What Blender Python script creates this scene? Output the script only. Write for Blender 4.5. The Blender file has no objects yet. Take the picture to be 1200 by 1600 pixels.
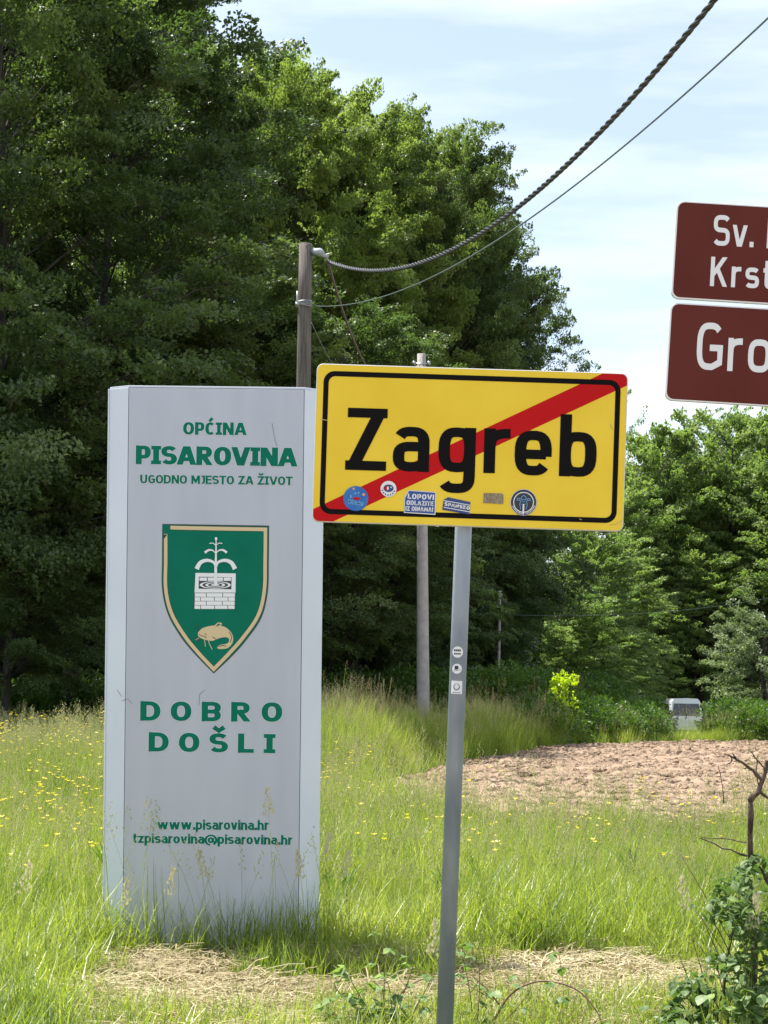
import bpy, bmesh, math, random
import numpy as np
from mathutils import Vector, Matrix

random.seed(7)
RNG = np.random.default_rng(7)
S = bpy.context.scene
COL = S.collection
rad = math.radians

# ------------------------------------------------------------------ camera, world, sun, exposure
TH = 0.0; PH = rad(1.0); FP = 3000.0
Fv = Vector((0, math.cos(TH), math.sin(TH))); R0 = Vector((1, 0, 0)); U0 = Vector((0, -math.sin(TH), math.cos(TH)))
Rv = R0 * math.cos(PH) + U0 * math.sin(PH); Uv = -R0 * math.sin(PH) + U0 * math.cos(PH)
CAM = Vector((0, 0, 1.6))
cam_data = bpy.data.cameras.new('camera'); cam = bpy.data.objects.new('camera', cam_data); COL.objects.link(cam)
cam_data.sensor_fit = 'VERTICAL'; cam_data.sensor_height = 36.0; cam_data.sensor_width = 27.0
cam_data.lens = FP * 36 / 1600; cam_data.shift_y = 260 / 1600
cam_data.clip_start = 0.1; cam_data.clip_end = 5000
cam.matrix_world = Matrix(((Rv.x, Uv.x, -Fv.x, CAM.x), (Rv.y, Uv.y, -Fv.y, CAM.y), (Rv.z, Uv.z, -Fv.z, CAM.z), (0, 0, 0, 1)))
S.camera = cam

SUN_AZ, SUN_EL = -56.0, 65.0
world = bpy.data.worlds.new("World"); S.world = world; world.use_nodes = True
wn = world.node_tree; wb = wn.nodes['Background']
sky = wn.nodes.new('ShaderNodeTexSky'); sky.sky_type = 'NISHITA'; sky.sun_disc = False
sky.sun_elevation = rad(SUN_EL); sky.sun_rotation = rad(SUN_AZ); sky.air_density = 1.0; sky.dust_density = 1.2; sky.ozone_density = 1.6
tc = wn.nodes.new('ShaderNodeTexCoord'); mp = wn.nodes.new('ShaderNodeMapping'); mp.inputs['Scale'].default_value = (1.6, 1.6, 9.0)
mp.inputs['Rotation'].default_value = (0, rad(-12), 0); mp.inputs['Location'].default_value = (0.3, 0.0, 0.15)
nz = wn.nodes.new('ShaderNodeTexNoise'); nz.inputs['Scale'].default_value = 1.6; nz.inputs['Detail'].default_value = 6; nz.inputs['Roughness'].default_value = 0.55
cr = wn.nodes.new('ShaderNodeValToRGB'); cr.color_ramp.elements[0].position = 0.34; cr.color_ramp.elements[1].position = 0.66
cr.color_ramp.elements[0].color = (0.22, 0.22, 0.22, 1); cr.color_ramp.elements[1].color = (0.80, 0.80, 0.80, 1)
mx = wn.nodes.new('ShaderNodeMix'); mx.data_type = 'RGBA'
mx.inputs['B'].default_value = (8.2, 8.6, 9.2, 1)
wn.links.new(tc.outputs['Generated'], mp.inputs['Vector']); wn.links.new(mp.outputs['Vector'], nz.inputs['Vector'])
wn.links.new(nz.outputs['Fac'], cr.inputs['Fac']); wn.links.new(cr.outputs['Color'], mx.inputs['Factor'])
wn.links.new(sky.outputs['Color'], mx.inputs['A']); wn.links.new(mx.outputs['Result'], wb.inputs['Color'])
wb.inputs['Strength'].default_value = 0.09

sun_l = bpy.data.lights.new('sun', 'SUN'); sun = bpy.data.objects.new('sun', sun_l); COL.objects.link(sun)
sun_l.energy = 5.0; sun_l.angle = rad(0.53); sun_l.color = (1.0, 0.95, 0.86)
sdir = Vector((math.sin(rad(SUN_AZ)) * math.cos(rad(SUN_EL)), math.cos(rad(SUN_AZ)) * math.cos(rad(SUN_EL)), math.sin(rad(SUN_EL))))
sun.rotation_euler = sdir.to_track_quat('Z', 'Y').to_euler()
S.view_settings.view_transform = 'Standard'; S.view_settings.look = 'None'; S.view_settings.gamma = 1.0
S.view_settings.use_curve_mapping = False; S.view_settings.exposure = 1.08
S.cycles.max_bounces = 8; S.cycles.transparent_max_bounces = 8; S.cycles.diffuse_bounces = 4

# ------------------------------------------------------------------ placing helpers (read positions off the photograph, then build them at their distance)
def ray(px, py):
    return Fv + Rv * ((px - 600) / FP) + Uv * ((1060 - py) / FP)
def P(px, py, Y):
    d = ray(px, py); return CAM + d * (Y / d.y)
def smooth(a, b, x):
    t = min(1, max(0, (x - a) / (b - a))); return t * t * (3 - 2 * t)
BORDER = [(-0.3, 26.0), (1.15, 34.5), (2.7, 40.0), (4.6, 46.0), (10.3, 51.6), (40.0, 58.0)]
def border_y(x):
    if x < BORDER[0][0]: return BORDER[0][1] - (BORDER[0][0] - x) * 2.0
    for (x0, y0), (x1, y1) in zip(BORDER, BORDER[1:]):
        if x <= x1: return y0 + (y1 - y0) * (x - x0) / (x1 - x0)
    return BORDER[-1][1]
def near_y(x):
    pts = [(-0.3, 26.0), (0.7, 22.0), (2.2, 20.0), (4, 19.2), (40, 18.0)]
    if x < -0.3: return 99
    for (x0, y0), (x1, y1) in zip(pts, pts[1:]):
        if x <= x1: return y0 + (y1 - y0) * (x - x0) / (x1 - x0)
    return 18
def in_field(x, y):
    return x > -0.3 and near_y(x) < y < border_y(x)
def hgt(x, y):
    h = 0.03 * math.sin(x * 0.9 + 1.3) * math.sin(y * 0.55) + 0.015 * math.sin(x * 2.7 + y * 1.9)
    d = y - border_y(x)
    if x > -6: h += 0.42 * smooth(0.0, 4.0, d) * smooth(-6, -1, x) * (1 - smooth(5, 9, x))
    h -= 1.5 * smooth(60, 100, y) * smooth(0, 12, x)
    if y > 100: h -= 0.01 * (y - 100)
    return h

# ------------------------------------------------------------------ object helpers
def put(o, **kw):
    for k, v in kw.items():
        if v is not None: o[k] = v
    return o
def link(name, me, parent=None, **kw):
    o = bpy.data.objects.new(name, me); COL.objects.link(o)
    if parent: o.parent = parent
    return put(o, **kw)
def empty(name, loc=(0, 0, 0), mat=None, **kw):
    o = bpy.data.objects.new(name, None); COL.objects.link(o); o.empty_display_size = 0.2
    if mat is not None: o.matrix_world = mat
    else: o.location = loc
    return put(o, **kw)
def mesh_np(name, v, f, mats, fm=None, smooth_=False, attrs=None):
    """v (n,3); f (m,k) int array of equal-sided faces, or list of arrays"""
    me = bpy.data.meshes.new(name)
    fl = f if isinstance(f, list) else [f]
    fl = [np.asarray(a, dtype=np.int32) for a in fl if len(a)]
    v = np.asarray(v, dtype=np.float32)
    me.vertices.add(len(v)); me.vertices.foreach_set('co', v.ravel())
    loops = np.concatenate([a.ravel() for a in fl]) if fl else np.zeros(0, np.int32)
    sizes = np.concatenate([np.full(len(a), a.shape[1], np.int32) for a in fl]) if fl else np.zeros(0, np.int32)
    me.loops.add(len(loops)); me.loops.foreach_set('vertex_index', loops)
    me.polygons.add(len(sizes))
    st = np.concatenate([[0], np.cumsum(sizes)[:-1]]).astype(np.int32) if len(sizes) else sizes
    me.polygons.foreach_set('loop_start', st)
    try: me.polygons.foreach_set('loop_total', sizes)
    except Exception: pass
    for m in mats: me.materials.append(m)
    if fm is not None: me.polygons.foreach_set('material_index', np.asarray(fm, dtype=np.int32))
    if smooth_: me.polygons.foreach_set('use_smooth', np.ones(len(sizes), dtype=bool))
    if attrs:
        for k, (typ, a) in attrs.items():
            at = me.attributes.new(k, typ, 'POINT')
            at.data.foreach_set('vector' if typ == 'FLOAT_VECTOR' else 'value', np.asarray(a).ravel())
    me.update(calc_edges=True)
    return me
class MB:
    """collects polygons, becomes one mesh"""
    def __init__(s): s.v = []; s.f = []; s.m = []
    def add(s, verts, faces, mi=0):
        b = len(s.v); s.v += [tuple(v) for v in verts]; s.f += [tuple(b + i for i in f) for f in faces]; s.m += [mi] * len(faces)
    def box(s, c, d, mi=0, rot=None):
        vs = [Vector((x * d[0] / 2, y * d[1] / 2, z * d[2] / 2)) for x in (-1, 1) for y in (-1, 1) for z in (-1, 1)]
        if rot: vs = [rot @ v for v in vs]
        s.add([v + Vector(c) for v in vs], [(0, 1, 3, 2), (4, 6, 7, 5), (0, 4, 5, 1), (2, 3, 7, 6), (0, 2, 6, 4), (1, 5, 7, 3)], mi)
    def tube(s, pts, rs, n=8, mi=0, cap=True):
        pts = [Vector(p) for p in pts]
        if not hasattr(rs, '__len__'): rs = [rs] * len(pts)
        b = len(s.v); ref = None
        for i, p in enumerate(pts):
            t = (pts[min(i + 1, len(pts) - 1)] - pts[max(i - 1, 0)]).normalized()
            if ref is None: ref = Vector((1, 0, 0)) if abs(t.x) < 0.8 else Vector((0, 1, 0))
            a = (ref - t * ref.dot(t)).normalized(); ref = a; c = t.cross(a)
            for k in range(n):
                an = 2 * math.pi * k / n
                s.v.append(tuple(p + (a * math.cos(an) + c * math.sin(an)) * rs[i]))
        for i in range(len(pts) - 1):
            for k in range(n):
                k2 = (k + 1) % n
                s.f.append((b + i * n + k, b + i * n + k2, b + (i + 1) * n + k2, b + (i + 1) * n + k)); s.m.append(mi)
        if cap:
            s.f.append(tuple(b + k for k in reversed(range(n)))); s.m.append(mi)
            e = b + (len(pts) - 1) * n; s.f.append(tuple(e + k for k in range(n))); s.m.append(mi)
    def mesh(s, name, mats, smooth_=False):
        me = bpy.data.meshes.new(name); me.from_pydata(s.v, [], s.f)
        for m in (mats if isinstance(mats, (list, tuple)) else [mats]): me.materials.append(m)
        me.polygons.foreach_set('material_index', s.m)
        if smooth_: me.polygons.foreach_set('use_smooth', [True] * len(s.f))
        me.update(); return me
    def build(s, name, mats, parent=None, smooth_=False, bevel=0, **kw):
        o = link(name, s.mesh(name, mats, smooth_), parent, **kw)
        if bevel:
            b = o.modifiers.new('bevel', 'BEVEL'); b.width = bevel; b.segments = 2; b.limit_method = 'ANGLE'
        return o

# ------------------------------------------------------------------ materials
def mat(name, col, rough=0.6, metal=0.0, spec=0.5, col2=None, scale=8.0, detail=4, bump=0.0, bscale=60, stretch=(1, 1, 1), contrast=(0.35, 0.65), coat=0):
    m = bpy.data.materials.new(name); m.use_nodes = True; n = m.node_tree; b = n.nodes['Principled BSDF']
    b.inputs['Base Color'].default_value = (*col, 1); b.inputs['Roughness'].default_value = rough; b.inputs['Metallic'].default_value = metal
    b.inputs['Specular IOR Level'].default_value = spec; b.inputs['Coat Weight'].default_value = coat
    if col2 or bump:
        t = n.nodes.new('ShaderNodeTexCoord'); mpn = n.nodes.new('ShaderNodeMapping'); mpn.inputs['Scale'].default_value = stretch
        n.links.new(t.outputs['Object'], mpn.inputs['Vector'])
    if col2:
        z = n.nodes.new('ShaderNodeTexNoise'); z.inputs['Scale'].default_value = scale; z.inputs['Detail'].default_value = detail
        r = n.nodes.new('ShaderNodeValToRGB'); r.color_ramp.elements[0].position = contrast[0]; r.color_ramp.elements[1].position = contrast[1]
        r.color_ramp.elements[0].color = (*col, 1); r.color_ramp.elements[1].color = (*col2, 1)
        n.links.new(mpn.outputs['Vector'], z.inputs['Vector']); n.links.new(z.outputs['Fac'], r.inputs['Fac']); n.links.new(r.outputs['Color'], b.inputs['Base Color'])
    if bump:
        z2 = n.nodes.new('ShaderNodeTexNoise'); z2.inputs['Scale'].default_value = bscale; z2.inputs['Detail'].default_value = 6
        bp = n.nodes.new('ShaderNodeBump'); bp.inputs['Strength'].default_value = bump; bp.inputs['Distance'].default_value = 0.02
        n.links.new(mpn.outputs['Vector'], z2.inputs['Vector']); n.links.new(z2.outputs['Fac'], bp.inputs['Height']); n.links.new(bp.outputs['Normal'], b.inputs['Normal'])
    return m
def leaf_mat(name, stops, transl=0.35, tcol=None, rough=0.45, spec=0.35, use='tint', tboost=1.5):
    """leaf colour by the leaf's own 'tint' (species/age variation) or by instance"""
    m = bpy.data.materials.new(name); m.use_nodes = True; n = m.node_tree; b = n.nodes['Principled BSDF']; out = n.nodes['Material Output']
    if use == 'tint':
        a = n.nodes.new('ShaderNodeAttribute'); a.attribute_name = 'tint'; src = a.outputs['Fac']
        oi = n.nodes.new('ShaderNodeObjectInfo'); ad = n.nodes.new('ShaderNodeMath'); ad.operation = 'MULTIPLY_ADD'
        ad.inputs[1].default_value = 0.3; n.links.new(oi.outputs['Random'], ad.inputs[0])
        mu = n.nodes.new('ShaderNodeMath'); mu.operation = 'MULTIPLY'; mu.inputs[1].default_value = 0.7; n.links.new(src, mu.inputs[0])
        n.links.new(mu.outputs[0], ad.inputs[2]); src = ad.outputs[0]
    else:
        oi = n.nodes.new('ShaderNodeObjectInfo'); ge = n.nodes.new('ShaderNodeNewGeometry')
        za = n.nodes.new('ShaderNodeTexNoise'); za.inputs['Scale'].default_value = 0.55; za.inputs['Detail'].default_value = 3
        zb_ = n.nodes.new('ShaderNodeTexNoise'); zb_.inputs['Scale'].default_value = 38; zb_.inputs['Detail'].default_value = 1
        n.links.new(ge.outputs['Position'], za.inputs['Vector']); n.links.new(ge.outputs['Position'], zb_.inputs['Vector'])
        def ma(op, a, b_):
            x = n.nodes.new('ShaderNodeMath'); x.operation = op
            for i_, q_ in enumerate((a, b_)):
                if isinstance(q_, float): x.inputs[i_].default_value = q_
                else: n.links.new(q_, x.inputs[i_])
            return x.outputs[0]
        src = ma('ADD', ma('ADD', ma('MULTIPLY', oi.outputs['Random'], 0.35), ma('MULTIPLY', za.outputs['Fac'], 0.9)), ma('ADD', ma('MULTIPLY', zb_.outputs['Fac'], 1.1), -0.68))
    r = n.nodes.new('ShaderNodeValToRGB'); n.links.new(src, r.inputs['Fac'])
    while len(r.color_ramp.elements) < len(stops): r.color_ramp.elements.new(0.5)
    for e, (p, c) in zip(r.color_ramp.elements, stops): e.position = p; e.color = (*c, 1)
    n.links.new(r.outputs['Color'], b.inputs['Base Color']); b.inputs['Roughness'].default_value = rough; b.inputs['Specular IOR Level'].default_value = spec
    t = n.nodes.new('ShaderNodeBsdfTranslucent'); mixc = n.nodes.new('ShaderNodeMix'); mixc.data_type = 'RGBA'; mixc.blend_type = 'MULTIPLY'; mixc.inputs['Factor'].default_value = 1
    n.links.new(r.outputs['Color'], mixc.inputs['A']); tc_ = tcol or (1.25, 1.35, 0.6); mixc.inputs['B'].default_value = (*[x * tboost for x in tc_], 1)
    n.links.new(mixc.outputs['Result'], t.inputs['Color'])
    ms = n.nodes.new('ShaderNodeMixShader'); ms.inputs[0].default_value = transl
    n.links.new(b.outputs[0], ms.inputs[1]); n.links.new(t.outputs[0], ms.inputs[2]); n.links.new(ms.outputs[0], out.inputs['Surface'])
    return m

# ------------------------------------------------------------------ scattered masses (ground cover nobody could count): one object each, prototypes + points inside one mesh
def scatter(name, protos, pos, rotz, scl, pick, mats, tilt=0.0, **kw):
    """protos: list of (verts, faces list-of-tuples, face mats)"""
    V = []; Fs = []; Fm = []; pid = []; b = 0
    for i, (v, f, m) in enumerate(protos):
        V.append(np.asarray(v, np.float32)); Fs += [tuple(x + b for x in q) for q in f]; Fm += list(m); pid += [i] * len(v); b += len(v)
    n = len(pos); V.append(np.asarray(pos, np.float32)); V = np.concatenate(V)
    me = bpy.data.meshes.new(name); me.from_pydata(V.tolist(), [], Fs)
    me.polygons.foreach_set('material_index', Fm)
    for m in mats: me.materials.append(m)
    tot = len(V)
    a = me.attributes.new('is_pt', 'BOOLEAN', 'POINT'); a.data.foreach_set('value', np.concatenate([np.zeros(b, bool), np.ones(n, bool)]))
    a = me.attributes.new('pid', 'INT', 'POINT'); a.data.foreach_set('value', np.concatenate([np.array(pid, np.int32), np.zeros(n, np.int32)]))
    a = me.attributes.new('pick', 'INT', 'POINT'); a.data.foreach_set('value', np.concatenate([np.zeros(b, np.int32), np.asarray(pick, np.int32)]))
    rot = np.zeros((tot, 3), np.float32); rot[b:, 2] = rotz; rot[b:, 0] = RNG.normal(0, tilt, n) if tilt else 0; rot[b:, 1] = RNG.normal(0, tilt, n) if tilt else 0
    a = me.attributes.new('rot', 'FLOAT_VECTOR', 'POINT'); a.data.foreach_set('vector', rot.ravel())
    sc = np.ones((tot, 3), np.float32); sc[b:] = np.asarray(scl, np.float32).reshape(n, -1) * np.ones((1, 3), np.float32)
    a = me.attributes.new('scl', 'FLOAT_VECTOR', 'POINT'); a.data.foreach_set('vector', sc.ravel())
    o = link(name, me, None, kind='stuff', **kw)
    g = bpy.data.node_groups.new(name + '_nodes', 'GeometryNodeTree')
    g.interface.new_socket('Geometry', in_out='INPUT', socket_type='NodeSocketGeometry'); g.interface.new_socket('Geometry', in_out='OUTPUT', socket_type='NodeSocketGeometry')
    N = g.nodes.new; L = g.links.new
    gi = N('NodeGroupInput'); go = N('NodeGroupOutput'); sp = N('GeometryNodeSeparateGeometry')
    def at(nm, ty):
        x = N('GeometryNodeInputNamedAttribute'); x.data_type = ty; x.inputs['Name'].default_value = nm; return x.outputs['Attribute']
    L(gi.outputs[0], sp.inputs['Geometry']); L(at('is_pt', 'BOOLEAN'), sp.inputs['Selection'])
    si = N('GeometryNodeSplitToInstances'); si.domain = 'POINT'
    L(sp.outputs['Inverted'], si.inputs['Geometry']); L(at('pid', 'INT'), si.inputs['Group ID'])
    ip = N('GeometryNodeInstanceOnPoints'); L(sp.outputs['Selection'], ip.inputs['Points']); L(si.outputs['Instances'], ip.inputs['Instance'])
    ip.inputs['Pick Instance'].default_value = True; L(at('pick', 'INT'), ip.inputs['Instance Index'])
    er = N('FunctionNodeEulerToRotation'); L(at('rot', 'FLOAT_VECTOR'), er.inputs[0]); L(er.outputs[0], ip.inputs['Rotation'])
    L(at('scl', 'FLOAT_VECTOR'), ip.inputs['Scale']); L(ip.outputs[0], go.inputs[0])
    md = o.modifiers.new('scatter', 'NODES'); md.node_group = g
    return o

# ================================================================== GROUND
def ground_mesh():
    xs = sorted(set([-900, -400, -200, -120, -80, -60] + list(np.arange(-50, 50.1, 1.0)) + list(np.arange(-6, 12, 0.3).round(3)) + [60, 80, 120, 200, 400, 900]))
    ys = sorted(set([-60, -20, 0, 4] + list(np.arange(6, 62, 0.5)) + list(np.arange(62, 140, 2.0)) + [150, 180, 240, 400, 800, 1500]))
    v = []; w = []
    for y in ys:
        for x in xs:
            v.append((x, y, hgt(x, y)))
            mown = smooth(11.4, 10.9, y + 0.15 * math.sin(x * 5)) if False else (1 - smooth(10.75, 11.25, y + 0.12 * math.sin(x * 4)))
            w.append(mown)
    nx = len(xs); f = [(j * nx + i, j * nx + i + 1, (j + 1) * nx + i + 1, (j + 1) * nx + i) for j in range(len(ys) - 1) for i in range(nx - 1)]
    return v, f, w
gv, gf, gw = ground_mesh()
gm = bpy.data.materials.new('ground_soil'); gm.use_nodes = True; n = gm.node_tree; b = n.nodes['Principled BSDF']; b.inputs['Roughness'].default_value = 0.95
at_ = n.nodes.new('ShaderNodeAttribute'); at_.attribute_name = 'mown'; tcn = n.nodes.new('ShaderNodeTexCoord')
z1 = n.nodes.new('ShaderNodeTexNoise'); z1.inputs['Scale'].default_value = 2.2; z1.inputs['Detail'].default_value = 8; n.links.new(tcn.outputs['Object'], z1.inputs['Vector'])
r1 = n.nodes.new('ShaderNodeValToRGB'); r1.color_ramp.elements[0].color = (0.035, 0.05, 0.012, 1); r1.color_ramp.elements[1].color = (0.08, 0.09, 0.03, 1)
r2 = n.nodes.new('ShaderNodeValToRGB'); r2.color_ramp.elements[0].color = (0.07, 0.055, 0.03, 1); r2.color_ramp.elements[1].color = (0.22, 0.17, 0.09, 1)
r2.color_ramp.elements[0].position = 0.35; r2.color_ramp.elements[1].position = 0.65
n.links.new(z1.outputs['Fac'], r1.inputs['Fac']); n.links.new(z1.outputs['Fac'], r2.inputs['Fac'])
mm = n.nodes.new('ShaderNodeMix'); mm.data_type = 'RGBA'; n.links.new(at_.outputs['Fac'], mm.inputs['Factor']); n.links.new(r1.outputs['Color'], mm.inputs['A']); n.links.new(r2.outputs['Color'], mm.inputs['B'])
n.links.new(mm.outputs['Result'], b.inputs['Base Color'])
me = mesh_np('ground', gv, np.array(gf), [gm], smooth_=True, attrs={'mown': ('FLOAT', gw)})
link('ground', me, kind='structure')

# ploughed field: its own soil sheet, broken surface
soil = mat('ploughed_soil', (0.17, 0.118, 0.08), 0.95, spec=0.2, col2=(0.31, 0.225, 0.16), scale=5.0, detail=10, bump=1.0, bscale=9)
from mathutils import noise as mnoise
v = []; idx = {}; f = []
xs = list(np.arange(-0.4, 16.0, 0.14)) + list(np.arange(16.0, 41, 0.8)); YN = 190
for i, x in enumerate(xs):
    y0, y1 = near_y(max(x, -0.29)), border_y(max(x, -0.29))
    y0 = min(y0, y1 - 0.02)
    for j in range(YN + 1):
        t = j / YN; y = y0 + (y1 - y0) * t
        e = min(1, min(t, 1 - t) * 14)
        d = 0.06 * mnoise.fractal(Vector((x * 4.1, y * 3.6, 0)), 0.6, 2.1, 5) + 0.05 * abs(mnoise.noise(Vector((x * 6, y * 5, 3))))
        d += 0.03 * math.sin((y + 0.25 * x) * 6.5)
        v.append((x, y, hgt(x, y) + 0.02 + e * (0.06 + d)))
ny = YN + 1
for i in range(len(xs) - 1):
    for j in range(YN): f.append((i * ny + j, (i + 1) * ny + j, (i + 1) * ny + j + 1, i * ny + j + 1))
link('ploughed_field', mesh_np('ploughed_field', v, np.array(f), [soil]), kind='structure')

def clod(seed):
    bm = bmesh.new(); bmesh.ops.create_icosphere(bm, subdivisions=1, radius=1.0)
    r = random.Random(seed)
    for q in bm.verts: q.co *= r.uniform(0.6, 1.15); q.co.z *= 0.62
    vs = [tuple(q.co) for q in bm.verts]; fs = [tuple(x.index for x in p.verts) for p in bm.faces]; bm.free()
    return vs, fs, [0] * len(fs)
pos = []; sc = []
while len(pos) < 48000:
    x = RNG.uniform(-0.2, 22); y = 18.5 + 34 * RNG.random() ** 1.3
    if in_field(x, y) and x < 0.24 * y + 4:
        s = 0.014 + 0.042 * RNG.random() ** 3
        pos.append((x, y, hgt(x, y) + 0.085 + 0.06 * max(0, mnoise.noise(Vector((x * 1.5, y * 1.2, 7)))))); sc.append(s * (1 + 0.012 * y))
clodm = mat('soil_clod', (0.15, 0.103, 0.07), 0.95, spec=0.2, col2=(0.33, 0.245, 0.175), scale=1.3, bump=0.4, bscale=20)
scatter('soil_clods', [clod(i) for i in range(6)], pos, RNG.uniform(0, 6.28, len(pos)), sc, RNG.integers(0, 6, len(pos)), [clodm], tilt=0.5)

# ================================================================== GRASS
def blade(v, f, m, base, h, w, az, lean, mi=0, segs=3, curl=1.6, face=None):
    """tapered bent strip"""
    b = len(v); dx, dy = math.cos(az), math.sin(az); fa = az + math.pi / 2 if face is None else face; sx, sy = math.cos(fa) * w / 2, math.sin(fa) * w / 2
    for k in range(segs + 1):
        t = k / segs; out = lean * h * t ** curl; z = h * t * (1 - 0.35 * lean * t); ww = 1 - 0.9 * t ** 1.6
        v.append((base[0] + dx * out - sx * ww, base[1] + dy * out - sy * ww, base[2] + z)); v.append((base[0] + dx * out + sx * ww, base[1] + dy * out + sy * ww, base[2] + z))
    for k in range(segs): f.append((b + 2 * k, b + 2 * k + 1, b + 2 * k + 3, b + 2 * k + 2)); m.append(mi)
def seed_head(v, f, m, base, az, lean, h, r, mi=1, size=0.012, n=14, spread=0.03, length=0.14):
    """thin stalk with a loose panicle"""
    b = len(v); w = 0.0011
    top = None
    for k in range(5):
        t = k / 4; out = lean * h * t ** 2; p = (base[0] + math.cos(az) * out, base[1] + math.sin(az) * out, base[2] + h * t)
        v.append((p[0] - w, p[1], p[2])); v.append((p[0] + w, p[1], p[2])); top = p
    for k in range(4): f.append((b + 2 * k, b + 2 * k + 1, b + 2 * k + 3, b + 2 * k + 2)); m.append(0)
    for k in range(n):
        t = k / n; q = (top[0] + r.uniform(-1, 1) * spread * (1 - t * .7) + math.cos(az) * lean * length * t, top[1] + r.uniform(-1, 1) * spread * (1 - t * .7), top[2] - length * 0.3 + length * t)
        a = r.uniform(0, 6.28); c, s_ = math.cos(a) * size * .35, math.sin(a) * size * .35; b2 = len(v)
        v += [(q[0] - c, q[1] - s_, q[2]), (q[0], q[1], q[2] - size * .5), (q[0] + c, q[1] + s_, q[2]), (q[0], q[1], q[2] + size * .6)]
        f.append((b2, b2 + 1, b2 + 2, b2 + 3)); m.append(mi)
def tuft(seed, n=34, h=(0.25, 0.5), rr=0.11, w=0.0045, lean=(0.05, 0.5), heads=0, hh=0.6, segs=3):
    r = random.Random(seed); v = []; f = []; m = []
    for _ in range(n):
        a = r.uniform(0, 6.28); q = rr * math.sqrt(r.random())
        blade(v, f, m, (q * math.cos(a), q * math.sin(a), -0.02), r.uniform(*h), w * r.uniform(.7, 1.3), r.uniform(0, 6.28), r.uniform(*lean), 0, segs)
    for _ in range(heads):
        a = r.uniform(0, 6.28); q = rr * math.sqrt(r.random())
        seed_head(v, f, m, (q * math.cos(a), q * math.sin(a), 0), r.uniform(0, 6.28), r.uniform(.05, .3), hh * r.uniform(.8, 1.2), r)
    return v, f, m
G_STOPS = [(0.1, (0.075, 0.13, 0.022)), (0.45, (0.175, 0.235, 0.038)), (0.7, (0.27, 0.32, 0.065)), (0.95, (0.46, 0.45, 0.20))]
grass_m = leaf_mat('meadow_grass', G_STOPS, 0.42, (1.2, 1.25, 0.55), 0.38, 0.5, use='inst')
head_m = leaf_mat('grass_seed_heads', [(0, (0.33, 0.34, 0.13)), (1, (0.52, 0.48, 0.27))], 0.3, (1, 1, .8), 0.7, 0.2, use='inst', tboost=1.1)
redhead_m = leaf_mat('ripe_grass_heads', [(0, (0.33, 0.22, 0.13)), (1, (0.45, 0.34, 0.22))], 0.3, (1, 1, .8), 0.7, 0.2, use='inst', tboost=1.1)
def pts_in(y0, y1, dens, cond, margin=1.6, yexp=1.0, k=0.205):
    area = sum(2 * (k * y + margin) * 0.5 for y in np.arange(y0, y1, 0.5)); nn = int(area * dens); out = []
    ymax = k * y1 + margin
    for _ in range(nn * 4):
        if len(out) >= nn: break
        y = RNG.uniform(y0, y1); x = RNG.uniform(-ymax, ymax)
        if abs(x) < k * y + margin:
            if cond(x, y): out.append((x, y, hgt(x, y)))
            else: nn -= 1
    return out
PYL_Y = 11.16
def not_in_pylon(x, y): return not (-1.68 < x < -0.36 and 11.1 < y < 11.62)
def clumpy(x, y): return mnoise.noise(Vector((x * 0.6, y * 0.35, 5)))
def meadow(x, y):
    if -0.2 < x < 2.2 and 17 < y < near_y(x) + .5 and RNG.random() < .6: return False
    return not in_field(x, y) and not_in_pylon(x, y) and y > 11.15 + 0.22 * mnoise.noise(Vector((x * 1.7, 0, 2))) + 0.3 * mnoise.noise(Vector((x * 6, y * 6, 2))) - (0.6 if x < -1.7 else 0) - (0.32 if -1.75 < x < -.2 else 0)
near = pts_in(10.6, 19.0, 62, meadow, margin=2.6)
tufts = [tuft(i, 26, (0.10, 0.48), 0.12, 0.0058, (0.05, 1.0), heads=(2 if i % 2 else 1), hh=0.52) for i in range(8)]
def sizes(pts, lo, hi, amp=0.5): return [(lo + (hi - lo) * RNG.random()) * (1 + amp * clumpy(p[0], p[1]) + .45 * mnoise.noise(Vector((p[0] * 2.3, p[1] * 1.8, 11)))) for p in pts]
scatter('meadow_grass', tufts, near, RNG.uniform(0, 6.28, len(near)), sizes(near, 0.75, 1.15), RNG.integers(0, 8, len(near)), [grass_m, head_m], tilt=0.06)
mid = pts_in(19.0, 27.0, 40, lambda x, y: meadow(x, y), k=0.22) + pts_in(27.0, 52, 26, lambda x, y: meadow(x, y) and (y < border_y(x) or True) and (y < 50 if x < 4 else y < border_y(x) + 1.6), k=0.22)
tufts2 = [tuft(50 + i, 30, (0.2, 0.5), 0.16, 0.008, (0.05, 0.55), heads=(4 if i % 2 else 1), hh=0.54) for i in range(6)]
scatter('far_meadow_grass', tufts2, mid, RNG.uniform(0, 6.28, len(mid)), sizes(mid, 0.8, 1.2), RNG.integers(0, 6, len(mid)), [grass_m, head_m], tilt=0.06)
# taller rank growth on the bank behind the ploughed soil
def bank(x, y):
    d = y - border_y(x); return (x > -2.2 and 0.1 < d < 9 and x < 5.5 + 0.8 * math.sin(y) and y < 56)
bk = pts_in(26, 58, 20, bank, k=0.22)
tufts3 = [tuft(80 + i, 36, (0.35, 0.95), 0.2, 0.012, (0.05, 0.45), heads=(5 if i % 3 == 0 else 0), hh=0.95) for i in range(6)]
scatter('tall_bank_grass', tufts3, bk, RNG.uniform(0, 6.28, len(bk)), sizes(bk, 0.55, 0.95, 0.6), RNG.integers(0, 6, len(bk)), [grass_m, redhead_m], tilt=0.08)

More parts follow.
